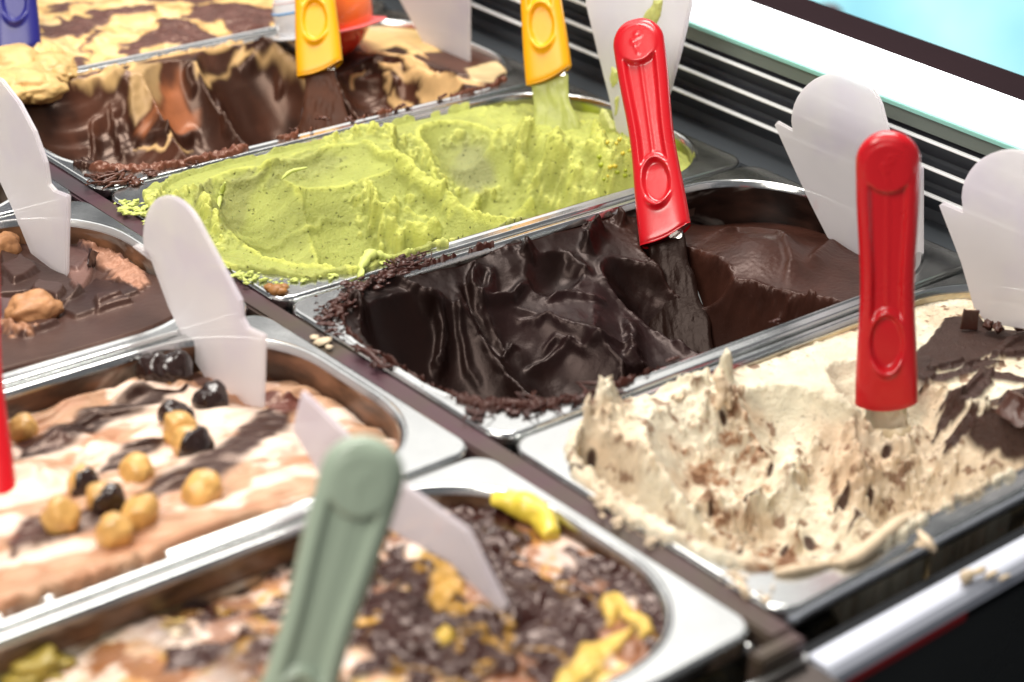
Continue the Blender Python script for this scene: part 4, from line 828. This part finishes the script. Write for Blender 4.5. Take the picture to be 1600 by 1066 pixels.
def sauce():
    g = Gel(-1, 3, -.012, (.62, .43, .32), .30, umin=-.36)
    g.base([(0, 1000, -24), (150, 960, -20), (280, 930, -20), (420, 880, -20), (520, 830, -16), (700, 785, -12), (800, 790, -9), (900, 840, -8), (980, 900, -7), (1000, 980, -4), (850, 1060, -2), (700, 1120, 0), (500, 960, -8), (350, 1000, -9), (650, 900, -8), (820, 920, -6), (700, 1000, -4), (200, 1060, -12)])
    n = NZ.fbm(g.U * 45, g.V * 45, o=5, g=.6); g.z += .0022 * n
    g.paint(smooth(-.05, .25, NZ.fbm(g.U * 60 + 5, g.V * 60, o=4)) * .65, (.78, .64, .58), .35); g.paint(smooth(.02, .25, NZ.fbm(g.U * 55 + 55, g.V * 55, o=4, g=.6)) * .8, (.55, .24, .07), .32)
    g.paint(smooth(.15, .3, NZ.fbm(g.U * 70 + 15, g.V * 70, o=4, g=.6)) * .7, (.70, .50, .10), .35)
    rt = smooth(-.16, -.10, g.U); g.paint(rt * smooth(-.12, .12, NZ.fbm(g.U * 50 + 31, g.V * 50, o=5, g=.6)) * .8, (.21, .075, .03), .26)
    g.paint(g.poly([(690, 770), (870, 780), (1000, 900), (1010, 960), (930, 870), (760, 800)], None, warp=.006, soft=.003) * .75, (.26, .085, .025), .3)
    g.paint(g.poly([(0, 1000), (200, 985), (330, 1010), (250, 1080), (0, 1090)], None, warp=.01, soft=.006) * .6, (.42, .22, .06), .35)
    D = (.030, .009, .007); dk = []
    g.z += .002 * NZ.fbm(g.U * 70, g.V * 70, o=3); m5 = smooth(.04, .12, NZ.fbm(g.U * 38 + 8, g.V * 38 + 3, o=5, g=.6)); g.paint(m5 * .8, (.20, .07, .025), .3); g.paint(smooth(.0, .1, NZ.fbm(g.U * 80 + 8, g.V * 80 + 3, o=4, g=.6)) * (1 - m5) * .5, (.80, .72, .66), .3)
    for p in ([(690, 800), (740, 780), (800, 800), (820, 840), (790, 870), (740, 860), (700, 840)], [(590, 880), (640, 850), (660, 880), (640, 920), (590, 920)], [(800, 900), (880, 890), (950, 940), (940, 1000), (870, 1040), (800, 1020), (770, 960)], [(700, 960), (770, 980), (790, 1040), (700, 1066), (640, 1040)], [(560, 1000), (620, 990), (660, 1010), (620, 1066), (560, 1066)],
              [(250, 1020), (320, 1005), (325, 1040), (260, 1050)], [(400, 890), (440, 870), (440, 900), (410, 915)], [(430, 860), (500, 835), (500, 850), (440, 875)], [(300, 975), (330, 960), (370, 960), (320, 990)], [(610, 850), (660, 900), (740, 950), (760, 980), (700, 960), (620, 900)], [(610, 930), (700, 930), (790, 960), (800, 1040), (720, 1080), (600, 1060), (560, 1010)], [(880, 860), (930, 870), (960, 900), (930, 920), (890, 890)]):
        e = g.poly(p, D, .24, warp=.009, wscale=85, h=1.5, soft=.0012); dk.append(e)
    nz = NZ.fbm(g.U * 48 + 12, g.V * 48 + 40, o=5, g=.6) - .09 + .08 * rt
    dkn = smooth(.0, .03, nz) * smooth(-.22, -.16, g.U); g.paint(dkn, D, .22); g.z += dkn * .0012
    cs = (np.abs(NZ.fbm(g.U * 30 + 70, g.V * 30 + 2, o=4, g=.55)) < .022) * smooth(-.2, -.14, g.U); g.paint(blur(cs.astype(float), 3) * .9, (.55, .30, .05), .28)
    e = np.clip(sum(dk) + dkn, 0, 1); g.z += e * (.0024 * NZ.fbm(g.U * 90, g.V * 90, o=3) + .0011 * NZ.fbm(g.U * 230, g.V * 230, o=2))
    g.stroke([(990, 990), (940, 1020), (900, 1060), (860, 1100)], 5, (.62, .42, .09), .35, h=3); g.stroke([(1000, 1000), (1010, 985), (960, 940), (950, 980)], 4, (.62, .42, .09), .35, h=2); g.stroke([(690, 1010), (700, 985)], 4, (.6, .40, .06), .35, h=2)
    g.stroke([(660, 870), (700, 900), (690, 950)], 5, (.5, .28, .06), .35, h=1.5)
    g.build('sauce_covered_gelato', gel_mat('sauce_gelato', sss=.05, coat=.0, spec=.42, tint=(1, .82, .75), bump=.15, cvar=.15, cscale=80), 'pale gelato covered in caramel and lumpy dark chocolate sauce at the front', lat=0, fine=.15)
    peel = mat('candied_peel', (.66, .50, .05), .35, noise=.45, nscale=110, bump=.6, bscale=160, coat=.15)
    P = spline([Vz(x, y, z / 1000) for x, y, z in ((770, 782, -3), (808, 786, -2), (842, 806, -3), (862, 838, -5))], 24)
    v, f = tube(P, [.0050 * (.75 + .45 * math.sin(math.pi * i / (len(P) - 1))) for i in range(len(P))], 12); va = np.array(v); va += .0016 * np.stack([NZ.fbm(va[:, 0] * 160 + k, va[:, 1] * 160, va[:, 2] * 160, o=2) for k in (1, 9, 17)], 1); v = [tuple(q) for q in va]; o = mesh_obj('candied_peel', v, f, peel); tag(o, 'curved bright yellow strip of candied fruit at the back of the sauce pan', 'candied fruit')
    v, f = lump(np.array(g.hit(60, 1055)) + np.array([0, 0, .002]), .009, (1.4, 1, .6), 4, .8, 2.2, 2); o = mesh_obj('candied_peel', v, f, mat('olive_peel', (.30, .22, .03), .45, noise=.4, nscale=60)); tag(o, 'dull yellow fruit piece at the lower left corner of the sauce pan', 'candied fruit')
    return g
G6 = sauce()

# ================================================================== SPATULAS
def plast(name, c, rough=.28, tr=0, coat=.25, sss=.0): return mat(name, c, rough, noise=.06, nscale=30, bump=.05, bscale=500, coat=coat, sss=sss)
red = plast('red_plastic', (.50, .004, .010)); yellow = plast('yellow_plastic', (.84, .38, .0), .4, coat=.0); blue = plast('blue_plastic', (.015, .014, .17), .35, coat=.0); teal = plast('sage_plastic', (.29, .36, .28), .3, coat=.15)
blade_m = mat('blade_steel', (.62, .62, .58), .2, 1, noise=.1, nscale=60)
HL, HW = .128, .0145
def handle(mtl, root, slant=.25, tipdrop=0):
    nw, nt = 45, 170
    w_ = np.sin(np.linspace(-1, 1, nw) * math.pi / 2); t = np.r_[0.0006, 1 - np.cos(np.linspace(.05, 1, 30) * math.pi / 2)] * HW; t = np.r_[t, np.linspace(t[-1], HL, nt - len(t) + 1)[1:]]
    Wg, T = np.meshgrid(w_, t, indexing='ij')
    cap = np.sqrt(np.clip(1 - ((HW - T) / HW) ** 2, 0, 1)); cap = np.where(T < HW, cap, 1)
    hw = HW * (1 - .15 * np.exp(-((T - .072) / .032) ** 2) + .0 * T) * cap
    X = Wg * hw; Y = T + slant * X * (T / HL) ** 10 + .0030 * (1 - (X / HW) ** 2) * (T / HL) ** 14
    edge = np.clip(1 - np.abs(Wg) ** 5, 0, 1) ** .5; e2 = np.sqrt(np.clip(1 - ((.006 - T) / .006) ** 2, 0, 1)); e2 = np.where(T < .006, e2, 1); e3 = np.where(T > HL - .003, np.sqrt(np.clip(1 - ((T - HL + .003) / .003) ** 2, 0, 1)) * .25 + .75, 1)
    D = .0052 * edge * e2 * e3 + .0011 * np.exp(-((T - HL) / .03) ** 2)
    pc, pr = .0165, .0112; R_ = np.hypot(X, T - pc)
    ch = smooth(.0, .0022, (hw - .0048) - np.abs(X)) * smooth(pc + 0, pc + .002, T) * (1 - smooth(HL * .745 - .012, HL * .745 - .004, T)); pad = 1 - smooth(pr - .0005, pr + .0005, R_)
    D = D - .0026 * ch * (1 - pad) * smooth(0, 1, edge) + .0004 * pad
    D += .0005 * np.exp(-(X / .0008) ** 2) * ch * (1 - pad) * (T < .08)
    ec, ex, ey = HL * .765, .0078, .0135; q = np.sqrt((X / ex) ** 2 + ((T - ec) / ey) ** 2)
    D -= .0024 * (1 - smooth(.82, 1.0, q)) * (1 - ch) + .0008 * (1 - smooth(.82, 1.0, q)) * ch
    D += .0030 * np.exp(-((q - 1.03) / .12) ** 2) * np.clip(np.abs(T - ec) / ey * 2.2 - 1.2, 0, 1)
    # raised mark on the round pad: a small loop with a stem
    lp = np.abs(np.hypot((X + .0012) / 1.0, (T - pc + .0045)) - .0016); st = np.hypot(np.maximum(np.abs(T - pc - .002) - .0045, 0), X - .0012 + .25 * (T - pc - .001)); lp2 = np.abs(np.hypot(X - .0010, (T - pc + .0005)) - .0017)
    D += .00045 * (np.exp(-(lp / .0005) ** 2) + np.exp(-(st / .0006) ** 2) * .9 + .7 * np.exp(-(lp2 / .0005) ** 2)) * pad
    Bk = -.0048 * edge * e2
    n = nw * nt; idx = np.arange(n).reshape(nw, nt)
    P = np.concatenate([np.stack([X, Y, D], -1).reshape(-1, 3), np.stack([X, Y, Bk], -1).reshape(-1, 3)])
    f = np.stack([idx[:-1, :-1], idx[1:, :-1], idx[1:, 1:], idx[:-1, 1:]], -1).reshape(-1, 4); F = [f, f[:, ::-1] + n]
    def side(a): return np.stack([a[:-1], a[1:], a[1:] + n, a[:-1] + n], -1)
    for a in (idx[0, :], idx[-1, ::-1], idx[::-1, 0], idx[:, -1]): F.append(side(a)[:, ::-1])
    return mesh_obj('handle', P, np.concatenate(F), mtl, root)
def blade(root, coat_m, length=.075, w0=.0095, w1=.0165, coat_from=.0, thick=.0011, seed=0, amp=.0016, bare=True):
    ys = np.linspace(HL - .008, HL + length, 40); V = []; F = []
    def ww(y): t = (y - HL) / length; return w0 + (w1 - w0) * smooth(.1, .8, np.array(t)) 
    xs = np.linspace(-1, 1, 9)
    def sheet(th, wide=0, y0=0, amp_=0):
        n = len(ys) * 61; X, Yg = np.meshgrid(np.linspace(-1, 1, 61), ys[ys > HL + y0 - .001] if y0 else ys, indexing='ij')
        wd = ww(Yg) + wide; Xr = X * wd * (1 + (.12 * NZ.fbm(Yg * 90 + seed, X * 0 + np.sign(X) * 3, o=3) if amp_ else 0))
        ed = np.sqrt(np.clip(1 - X ** 6, 0, 1)); top = smooth(0, .004, Yg - Yg.min()) if y0 else 1
        a = (th + amp_ * np.clip(.4 + NZ.fbm(Xr * 90 + seed, Yg * 45, o=4) * 1.6, 0, 3)) * ed * top; b = -(th + amp_ * np.clip(.4 + NZ.fbm(Xr * 120 + seed + 9, Yg * 60, o=4) * 1.6, 0, 3)) * ed * top
        idx = np.arange(X.size).reshape(X.shape); f = np.stack([idx[:-1, :-1], idx[1:, :-1], idx[1:, 1:], idx[:-1, 1:]], -1).reshape(-1, 4)
        return np.concatenate([np.stack([Xr, Yg, a], -1).reshape(-1, 3), np.stack([Xr, Yg, b], -1).reshape(-1, 3)]), np.concatenate([f, f[:, ::-1] + X.size])
    v, f = sheet(thick / 2); bl = mesh_obj('blade', v, f, blade_m, root)
    v, f = sheet(thick / 2 + .0002, .0004, coat_from, amp); mesh_obj('gelato_coating', v, f, coat_m, bl)
def place(root, A, B, yaw=0, roll=0):
    """handle from A (round end) to B (blade end), front turned to -x side / camera"""
    A, B = np.array(A), np.array(B); T = (B - A) / np.linalg.norm(B - A); view = A - CAMP; view /= np.linalg.norm(view)
    Nn = -view - (-view @ T) * T; Nn /= np.linalg.norm(Nn); a = math.radians(yaw); X = np.cross(T, Nn)
    Nn2 = Nn * math.cos(a) + X * math.sin(a); X2 = np.cross(T, Nn2)
    M = Matrix(((X2[0], T[0], Nn2[0], A[0]), (X2[1], T[1], Nn2[1], A[1]), (X2[2], T[2], Nn2[2], A[2]), (0, 0, 0, 1))); root.matrix_world = M
def spatula(mtl, px0, px1, d0, coat_m, label, yaw=0, slant=.2, d1=None, L=HL, **kw):
    """px0 round end, px1 lower end of handle; d1 depth of lower end, the depth of the other end follows from the length"""
    root = empty('spatula'); B = Vd(*px1, d1)
    # choose depth of A so that |AB| = HL
    best = min((abs(np.linalg.norm(Vd(*px0, d) - B) - HL), d) for d in (np.linspace(d1, d1 + .12, 400) if d0 > 0 else np.linspace(d1 - .12, d1, 400)))
    A = Vd(*px0, best[1]); handle(mtl, root, slant); blade(root, coat_m, **kw); place(root, A, B, yaw)
    bpy.context.view_layer.update(); tag(root, label, 'spatula', 'spatulas standing in the gelato'); return root
def coat_mat(name, c, rough=.35, noise=.25): return mat(name, c, rough, noise=noise, nscale=110, bump=.3, bscale=300)
def dull(m, k=.14): m.node_tree.nodes['Principled BSDF'].inputs['Specular IOR Level'].default_value = k; m.node_tree.nodes['Principled BSDF'].inputs['Specular Tint'].default_value = (1, .82, .76, 1); return m
c_dark = dull(coat_mat('coat_dark', (.009, .0034, .0022), .32, .1)); c_pist = coat_mat('coat_pistachio', (.40, .43, .12), .45, .3); c_cream = coat_mat('coat_cream', (.60, .50, .33), .4, .4); c_choc = dull(coat_mat('coat_choc', (.07, .027, .015), .42, .4))
c_pea = coat_mat('coat_peanut', (.55, .36, .14), .4, .4)
spatula(red, (993, 31), (1040, 368), 1, c_dark, 'red handled spatula standing in the very dark chocolate gelato', yaw=12, d1=1.150, slant=.25, coat_from=.001, seed=1, amp=.0009)
spatula(red, (1388, 204), (1385, 628), -1, c_cream, 'red handled spatula standing in the cream gelato, nearest the right side', yaw=0, d1=.998, slant=.05, coat_from=.012, seed=2, length=.05)
spatula(yellow, (822, -210), (858, 118), 1, c_pist, 'yellow handled spatula standing in the green pistachio gelato', yaw=14, d1=1.285, slant=.28, coat_from=.001, seed=3, w0=.0105, w1=.0185)
spatula(yellow, (478, -200), (500, 108), 1, c_choc, 'yellow handled spatula in front of the toy ball in the caramel chocolate gelato', yaw=12, d1=1.312, slant=.25, coat_from=.001, seed=4, length=.055)
spatula(blue, (10, -235), (28, 78), 1, c_pea, 'dark blue handled spatula at the upper left corner in the peanut gelato', yaw=6, d1=1.33, slant=.2, coat_from=.001, seed=5, length=.03)
spatula(red, (-62, 330), (-28, 790), 1, c_choc, 'red handled spatula cut off by the left edge, in the hazelnut gelato', yaw=5, d1=.885, slant=.05, coat_from=.001, seed=6, length=.04)
spatula(teal, (584, 682), (420, 1235), -1, c_choc, 'blurred sage green handled spatula in the foreground over the sauce pan', yaw=-6, d1=.735, slant=0, coat_from=.001, seed=7, length=.03)

# ================================================================== FLAVOUR LABELS
def label_mat(name, base=(.92, .905, .91), streaks=True, alpha=.22):
    m = mat(name, base, .32, spec=.5, coat=.15); nt = m.node_tree; b = nt.nodes['Principled BSDF']; out = nt.nodes['Material Output']
    tc = nt.nodes.new('ShaderNodeTexCoord'); n = nt.nodes.new('ShaderNodeTexNoise'); n.inputs['Scale'].default_value = 22; n.inputs['Detail'].default_value = 3
    nt.links.new(tc.outputs['Object'], n.inputs['Vector']); cr = nt.nodes.new('ShaderNodeValToRGB'); nt.links.new(n.outputs['Fac'], cr.inputs[0])
    e = cr.color_ramp.elements; e[0].position = .34; e[0].color = (base[0] * .86, base[1] * .83, base[2] * .93, 1); e[1].position = .60; e[1].color = (*base, 1)
    if streaks: q_ = e.new(.47); q_.color = (*[c_ * .97 for c_ in base], 1); q_ = e.new(.68); q_.color = (*base, 1); q_ = e.new(.76); q_.color = (base[0], base[1] * .66, base[2] * .66, 1)
    nt.links.new(cr.outputs[0], b.inputs['Base Color'])
    tl = nt.nodes.new('ShaderNodeBsdfTranslucent'); tl.inputs[0].default_value = (.92, .88, .90, 1); mx = nt.nodes.new('ShaderNodeMixShader'); mx.inputs[0].default_value = .55
    tp = nt.nodes.new('ShaderNodeBsdfTransparent'); mx2 = nt.nodes.new('ShaderNodeMixShader'); mx2.inputs[0].default_value = alpha
    nt.links.new(b.outputs[0], mx.inputs[1]); nt.links.new(tl.outputs[0], mx.inputs[2]); nt.links.new(mx.outputs[0], mx2.inputs[1]); nt.links.new(tp.outputs[0], mx2.inputs[2]); nt.links.new(mx2.outputs[0], out.inputs[0])
    return m
lab_m = label_mat('label_plastic'); lab_w = label_mat('white_paddle', (.95, .96, .95), streaks=False, alpha=.0); lab_t = label_mat('label_thin', (.74, .70, .76), alpha=.28)
def arc(cx, cy, rx, ry, a0, a1, n=14, rot=0):
    r = math.radians(rot); o = []
    for i in range(n + 1):
        a = math.radians(a0 + (a1 - a0) * i / n); x, y = rx * math.cos(a), ry * math.sin(a); o.append((cx + x * math.cos(r) - y * math.sin(r), cy + x * math.sin(r) + y * math.cos(r)))
    return o
def plate(u, outline, m, label, name='flavour_label', th=.0026, tilt=None, cat='label', group='blank flavour labels stuck in the gelato', marks=()):
    P = [Vector(Vu(x, y, u)) for x, y in outline]; base = P[0].copy()
    base = min(P, key=lambda p: p.z).copy()
    bm = bmesh.new(); f = bm.faces.new([bm.verts.new(p - base) for p in P]); r = bmesh.ops.extrude_face_region(bm, geom=[f])
    for v in r['geom']:
        if isinstance(v, bmesh.types.BMVert): v.co.x += th
    bmesh.ops.recalc_face_normals(bm, faces=bm.faces[:])
    bmesh.ops.bevel(bm, geom=[e for e in bm.edges if len(e.link_faces) == 2 and e.calc_face_angle(0) > 1.2 and abs((e.verts[0].co - e.verts[1].co).x) < 1e-6], offset=.0007, segments=2, affect='EDGES')
    me = bpy.data.meshes.new(name); bm.to_mesh(me); bm.free(); me.materials.append(m); o = bpy.data.objects.new(name, me); COL.objects.link(o); o.location = base
    tag(o, label, cat, group); return o
# hazelnut pan
plate(-.056, [(408, 640), (340, 624), (300, 560), (262, 480), (236, 410), (205, 386), (212, 382), (238, 398)] + arc(276, 400, 50, 96, 178, 330, 16, -14)[1:] + [(374, 470), (377, 498), (385, 512), (411, 524)][0:] , lab_m, 'rounded white flavour label standing beside the dipped nuts in the hazelnut gelato')
plate(-.056, [(102, 438), (78, 434), (48, 398), (20, 330), (-40, 200), (-120, 150), (-80, 60), (-30, 112), (0, 124), (28, 160), (52, 205), (70, 255), (75, 288), (84, 298), (105, 306)], lab_m, 'large white flavour label cut off by the left edge, in the chocolate sheet pan')
plate(.303, [(732, 117), (690, 102), (662, 70), (618, -10), (590, -60), (640, -120), (700, -120), (732, -40)], lab_m, 'white flavour label at the right end of the caramel chocolate gelato, touching the top edge')
plate(.3095, [(1347, 405), (1292, 372), (1268, 325), (1243, 272), (1209, 196), (1214, 190), (1237, 203)] + arc(1308, 190, 73, 76, 170, 350, 18)[1:] + [(1388, 208), (1392, 226), (1410, 250), (1440, 262), (1440, 440)], lab_m, 'rounded white flavour label behind the right red spatula, in the dark chocolate pan')
plate(.275, [(1600, 515), (1540, 505), (1520, 480), (1500, 410), (1466, 322), (1472, 317), (1503, 330)] + arc(1578, 310, 77, 76, 170, 345, 16)[1:] + [(1700, 420), (1700, 540)], lab_m, 'rounded white flavour label at the right edge, above the chocolate sheets')
plate(-.095, [(470, 612), (500, 640), (560, 700), (640, 765), (728, 828), (745, 862), (788, 948), (778, 957), (700, 880), (612, 832), (560, 800), (500, 745), (455, 672)], lab_t, 'thin tilted translucent label leaning behind the sage green spatula', name='flavour_label')
# white paddle with pistachio smears
pd = plate(.302, [(978, 222), (962, 205), (950, 150), (932, 80), (915, 10), (905, -60), (1000, -110), (1085, -60), (1078, 10), (1062, 80), (1046, 140), (1030, 190), (1005, 222)], lab_w, 'bright white paddle smeared with green, standing in the pistachio gelato behind the red spatula', name='white_paddle', th=.003, cat='paddle', group=None)
sm_m = mat('pistachio_smear', (.56, .58, .20), .5, noise=.3, nscale=150, bump=.3)
bpy.context.view_layer.update()
def smear_plate(pts, seed):
    P = [Vector(Vu(x, y, .302)) for x, y in pts]; n = 40; U0 = np.array([(p.y, p.z) for p in P]); c = U0.mean(0)
    lo, hi = U0.min(0), U0.max(0); gy, gz = np.meshgrid(np.linspace(lo[0], hi[0], n), np.linspace(lo[1], hi[1], n), indexing='ij'); ins = np.zeros(gy.shape, bool); k = len(U0); dm = np.full(gy.shape, 9.)
    wy = gy + .0015 * NZ.fbm(gy * 200 + seed, gz * 200, o=3)
    for i in range(k):
        a, b = U0[i], U0[(i + 1) % k]; cnd = ((a[1] > gz) != (b[1] > gz)) & (wy < (b[0] - a[0]) * (gz - a[1]) / (b[1] - a[1] + 1e-12) + a[0]); ins ^= cnd
        ab = b - a; t = np.clip(((wy - a[0]) * ab[0] + (gz - a[1]) * ab[1]) / (ab @ ab), 0, 1); dm = np.minimum(dm, np.hypot(wy - a[0] - t * ab[0], gz - a[1] - t * ab[1]))
    h = np.where(ins, np.minimum(dm, .0016) * (.8 + .6 * NZ.fbm(gy * 300, gz * 120, o=3)), -.0006)
    idx = np.arange(n * n).reshape(n, n); F = np.stack([idx[:-1, :-1], idx[:-1, 1:], idx[1:, 1:], idx[1:, :-1]], -1).reshape(-1, 4); keep = (h.ravel()[F] > -.0005).any(1)
    return mesh_obj('smear', np.stack([.302 - .0002 - h, gy, gz], -1).reshape(-1, 3), F[keep], sm_m, pd)
smear_plate([(1022, 0), (1036, 0), (1034, 25), (1024, 42), (1012, 38), (1002, 32), (1012, 16)], 1); smear_plate([(956, 104), (968, 112), (965, 130), (958, 138), (953, 122)], 2); smear_plate([(962, 152), (968, 150), (964, 178), (960, 182)], 3); smear_plate([(938, 170), (946, 172), (960, 200), (955, 225), (940, 222), (936, 190)], 4)

# ================================================================== TOY BALL
bc = Vd(504, 17, 1.372); br = 78 * 1.372 / FPX
ax = Vector(ROT @ np.array([-.17, .95, .26])).normalized()
root = empty('toy_ball', bc); tag(root, 'white and orange plastic toy ball with a flange, behind the yellow spatula', 'toy')
q = Vector((0, 0, 1)).rotation_difference(ax); root.rotation_mode = 'QUATERNION'; root.rotation_quaternion = q
bpy.context.view_layer.update(); Mi = root.matrix_world.inverted(); rv = (Mi.to_3x3() @ Vector(ROT @ np.array([1, 0, 0]))).normalized(); rv = Vector((rv.x, rv.y, 0)).normalized()
fv = (Mi.to_3x3() @ Vector(ROT @ np.array([0, 0, 1]))).normalized()
tw = mat('toy_white', (.86, .87, .90), .22, coat=.3); to = mat('toy_orange', (.95, .17, .03), .25, coat=.4); tr_ = mat('toy_red', (.80, .045, .02), .2, coat=.4); tc_ = mat('toy_clear', (.62, .55, .55), .15, trans=.4); tp = mat('toy_pink', (.90, .17, .17), .3); tb = mat('toy_blue', (.02, .33, .75), .3); tpk = mat('toy_stripe_pink', (.8, .45, .45), .4)
def cap_mesh(name, z0, z1, a_mid, sgn, m, r=1.0):
    """half of a shell between two heights, on one side (sgn) of the toy"""
    nz, na = 26, 40; base = math.atan2(rv.y, rv.x); V = []
    for i in range(nz + 1):
        th = math.acos(z0) + (math.acos(z1) - math.acos(z0)) * i / nz
        for j in range(na + 1):
            a = base + (-math.pi / 2 + math.pi * j / na if sgn > 0 else math.pi / 2 + math.pi * j / na); V.append((br * r * math.sin(th) * math.cos(a), br * r * math.sin(th) * math.sin(a), br * r * math.cos(th)))
    F = [(i * (na + 1) + j, i * (na + 1) + j + 1, (i + 1) * (na + 1) + j + 1, (i + 1) * (na + 1) + j) for i in range(nz) for j in range(na)]
    o = mesh_obj(name, V, F, m); o.parent = root; return o
fl = -.36
for nm, z0, z1, sg, m in (('upper_shell', 1, fl, -1, tw), ('upper_shell', 1, fl, 1, to), ('lower_shell', fl, -1, -1, tc_), ('lower_shell', fl, -1, 1, tr_)):
    o = cap_mesh(nm, z0, z1, 0, sg, m, 1.0 if z0 == 1 else .985); o['label'] = {tw: 'white shell', to: 'orange shell', tc_: 'cloudy clear shell', tr_: 'red orange shell'}[m]
def ring_half(name, m, sgn, r0, r1, z, h):
    base = math.atan2(rv.y, rv.x); V = []; na = 40
    for j in range(na + 1):
        a = base + (-math.pi / 2 + math.pi * j / na if sgn > 0 else math.pi / 2 + math.pi * j / na)
        ext = 1 + (.10 * math.exp(-((a - base) / .22) ** 2) if sgn > 0 else 0)
        for rr, zz_ in ((r0, z - h), (r1 * ext, z - h), (r1 * ext, z + h), (r0, z + h)): V.append((br * rr * math.cos(a), br * rr * math.sin(a), br * zz_))
    F = [(j * 4 + k, j * 4 + (k + 1) % 4, (j + 1) * 4 + (k + 1) % 4, (j + 1) * 4 + k) for j in range(na) for k in range(4)]
    o = mesh_obj(name, V, F, m); o.parent = root; bv = o.modifiers.new('b', 'BEVEL'); bv.width = .0005; bv.segments = 2; return o
ring_half('flange', tw, -1, .9, 1.10, fl, .025); ring_half('flange', tp, 1, .9, 1.13, fl, .022)
def stripe(zc, amp, m, wd, a0, a1):
    base = math.atan2(rv.y, rv.x); pts = []
    for k in range(30):
        a = base + math.radians(a0 + (a1 - a0) * k / 29); z = zc + amp * math.sin(k / 29 * 3.1); s_ = math.sqrt(1 - z * z) * 1.004; pts.append((br * s_ * math.cos(a), br * s_ * math.sin(a), br * z * 1.004))
    v, f = tube(pts, wd, 6); o = mesh_obj('stripe', v, f, m); o.parent = root
stripe(.17, -.06, tb, .0006, 115, 260); stripe(.36, -.04, tpk, .0003, 115, 260); stripe(.55, -.05, tpk, .0003, 115, 260)

# ================================================================== LOOSE PIECES
def slab(px, py, z, sx, sy, sz, rot, m, name, label, cat):
    bm = bmesh.new(); bmesh.ops.create_cube(bm, size=1)
    for v in bm.verts: v.co = Vector((v.co.x * sx * (1 + .2 * RS.randn() * .5), v.co.y * sy * (1 + .1 * RS.randn()), v.co.z * sz))
    bmesh.ops.subdivide_edges(bm, edges=bm.edges[:], cuts=3, use_grid_fill=True)
    for v in bm.verts: v.co += Vector(RS.randn(3)) * min(sx, sz) * .03
    bmesh.ops.bevel(bm, geom=[e for e in bm.edges if e.calc_face_angle(0) > .8], offset=.0004, segments=1, affect='EDGES')
    me = bpy.data.meshes.new(name); bm.to_mesh(me); bm.free(); me.materials.append(m); o = bpy.data.objects.new(name, me); COL.objects.link(o)
    o.location = Vz(px, py, z / 1000); o.rotation_euler = [math.radians(a) for a in rot]; tag(o, label, cat); return o
chk = mat('chocolate_chunk', (.075, .026, .016), .35, noise=.25, nscale=80)
slab(1592, 640, 6, .020, .014, .012, (20, 25, 30), chk, 'chocolate_chunk', 'thick brown chocolate chunk at the right edge on the cream gelato', 'chocolate')
slab(1516, 500, 2, .0015, .009, .010, (5, 10, 60), chk, 'chocolate_flake', 'small upright chocolate flake at the foot of the right edge label', 'chocolate')
for i, (x, y) in enumerate(((1545, 508), (1560, 512), (1592, 510))):
    slab(x, y, 1, .005, .004, .004, (i * 30, 40, 10), chk, 'chocolate_flake', 'chocolate crumbs in a row at the foot of the right edge label', 'chocolate')['group'] = 'chocolate crumbs by the label'
slab(143, 405, -9, .011, .0012, .009, (0, 35, 40), mat('sheet_choc', (.04, .018, .016), .35), 'chocolate_shard', 'small dark triangular chocolate shard sticking up in the sheet pan', 'chocolate')
drip = mat('dried_gelato', (.55, .44, .30), .5, noise=.3, nscale=200)
def rest(name, items, m, label, cat='crumb'):
    v, f = merge([lump(Vz(x, y, z / 1000), r / 1000, sq, 2, .55, 2.5, i) for i, (x, y, z, r, sq) in enumerate(items)]); o = mesh_obj(name, v, f, m); tag(o, label, cat)
rest('gelato_crumb', [(505, 533, 0, 4, (1.3, .8, .3)), (492, 527, 0, 2.5, (1, 1, .3)), (515, 542, 0, 2, (1, 1, .3))], drip, 'pale dried gelato crumb on the divider rail')
rest('gelato_drip', [(1512, 900, -7, 3.5, (1.2, .8, .8)), (1530, 893, -7, 3, (1.6, .6, .5)), (1550, 897, -9, 2.5, (1.8, .6, .4)), (1570, 902, -12, 2, (1.8, .5, .4))], drip, 'dried gelato drip hanging over the edge of the front bumper', 'drip')
rest('gelato_drip', [(1441, 852, -6, 3.2, (.9, .8, 1.4)), (1450, 862, -11, 2.4, (.8, .8, 1.3))], drip, 'pale gelato drip over the front rim of the cream pan', 'drip')
yd = mat('caramel_drip', (.58, .42, .14), .35)
v, f = tube(spline([Vz(192, 832, .003), Vz(200, 845, .001), Vz(207, 858, -.004), Vz(209, 872, -.011)], 12), [.0022, .0024, .002, .0014] * 3 + [.001], 8); o = mesh_obj('caramel_drip', v, f, yd); tag(o, 'yellowish drip running over the front rim of the hazelnut pan', 'drip')
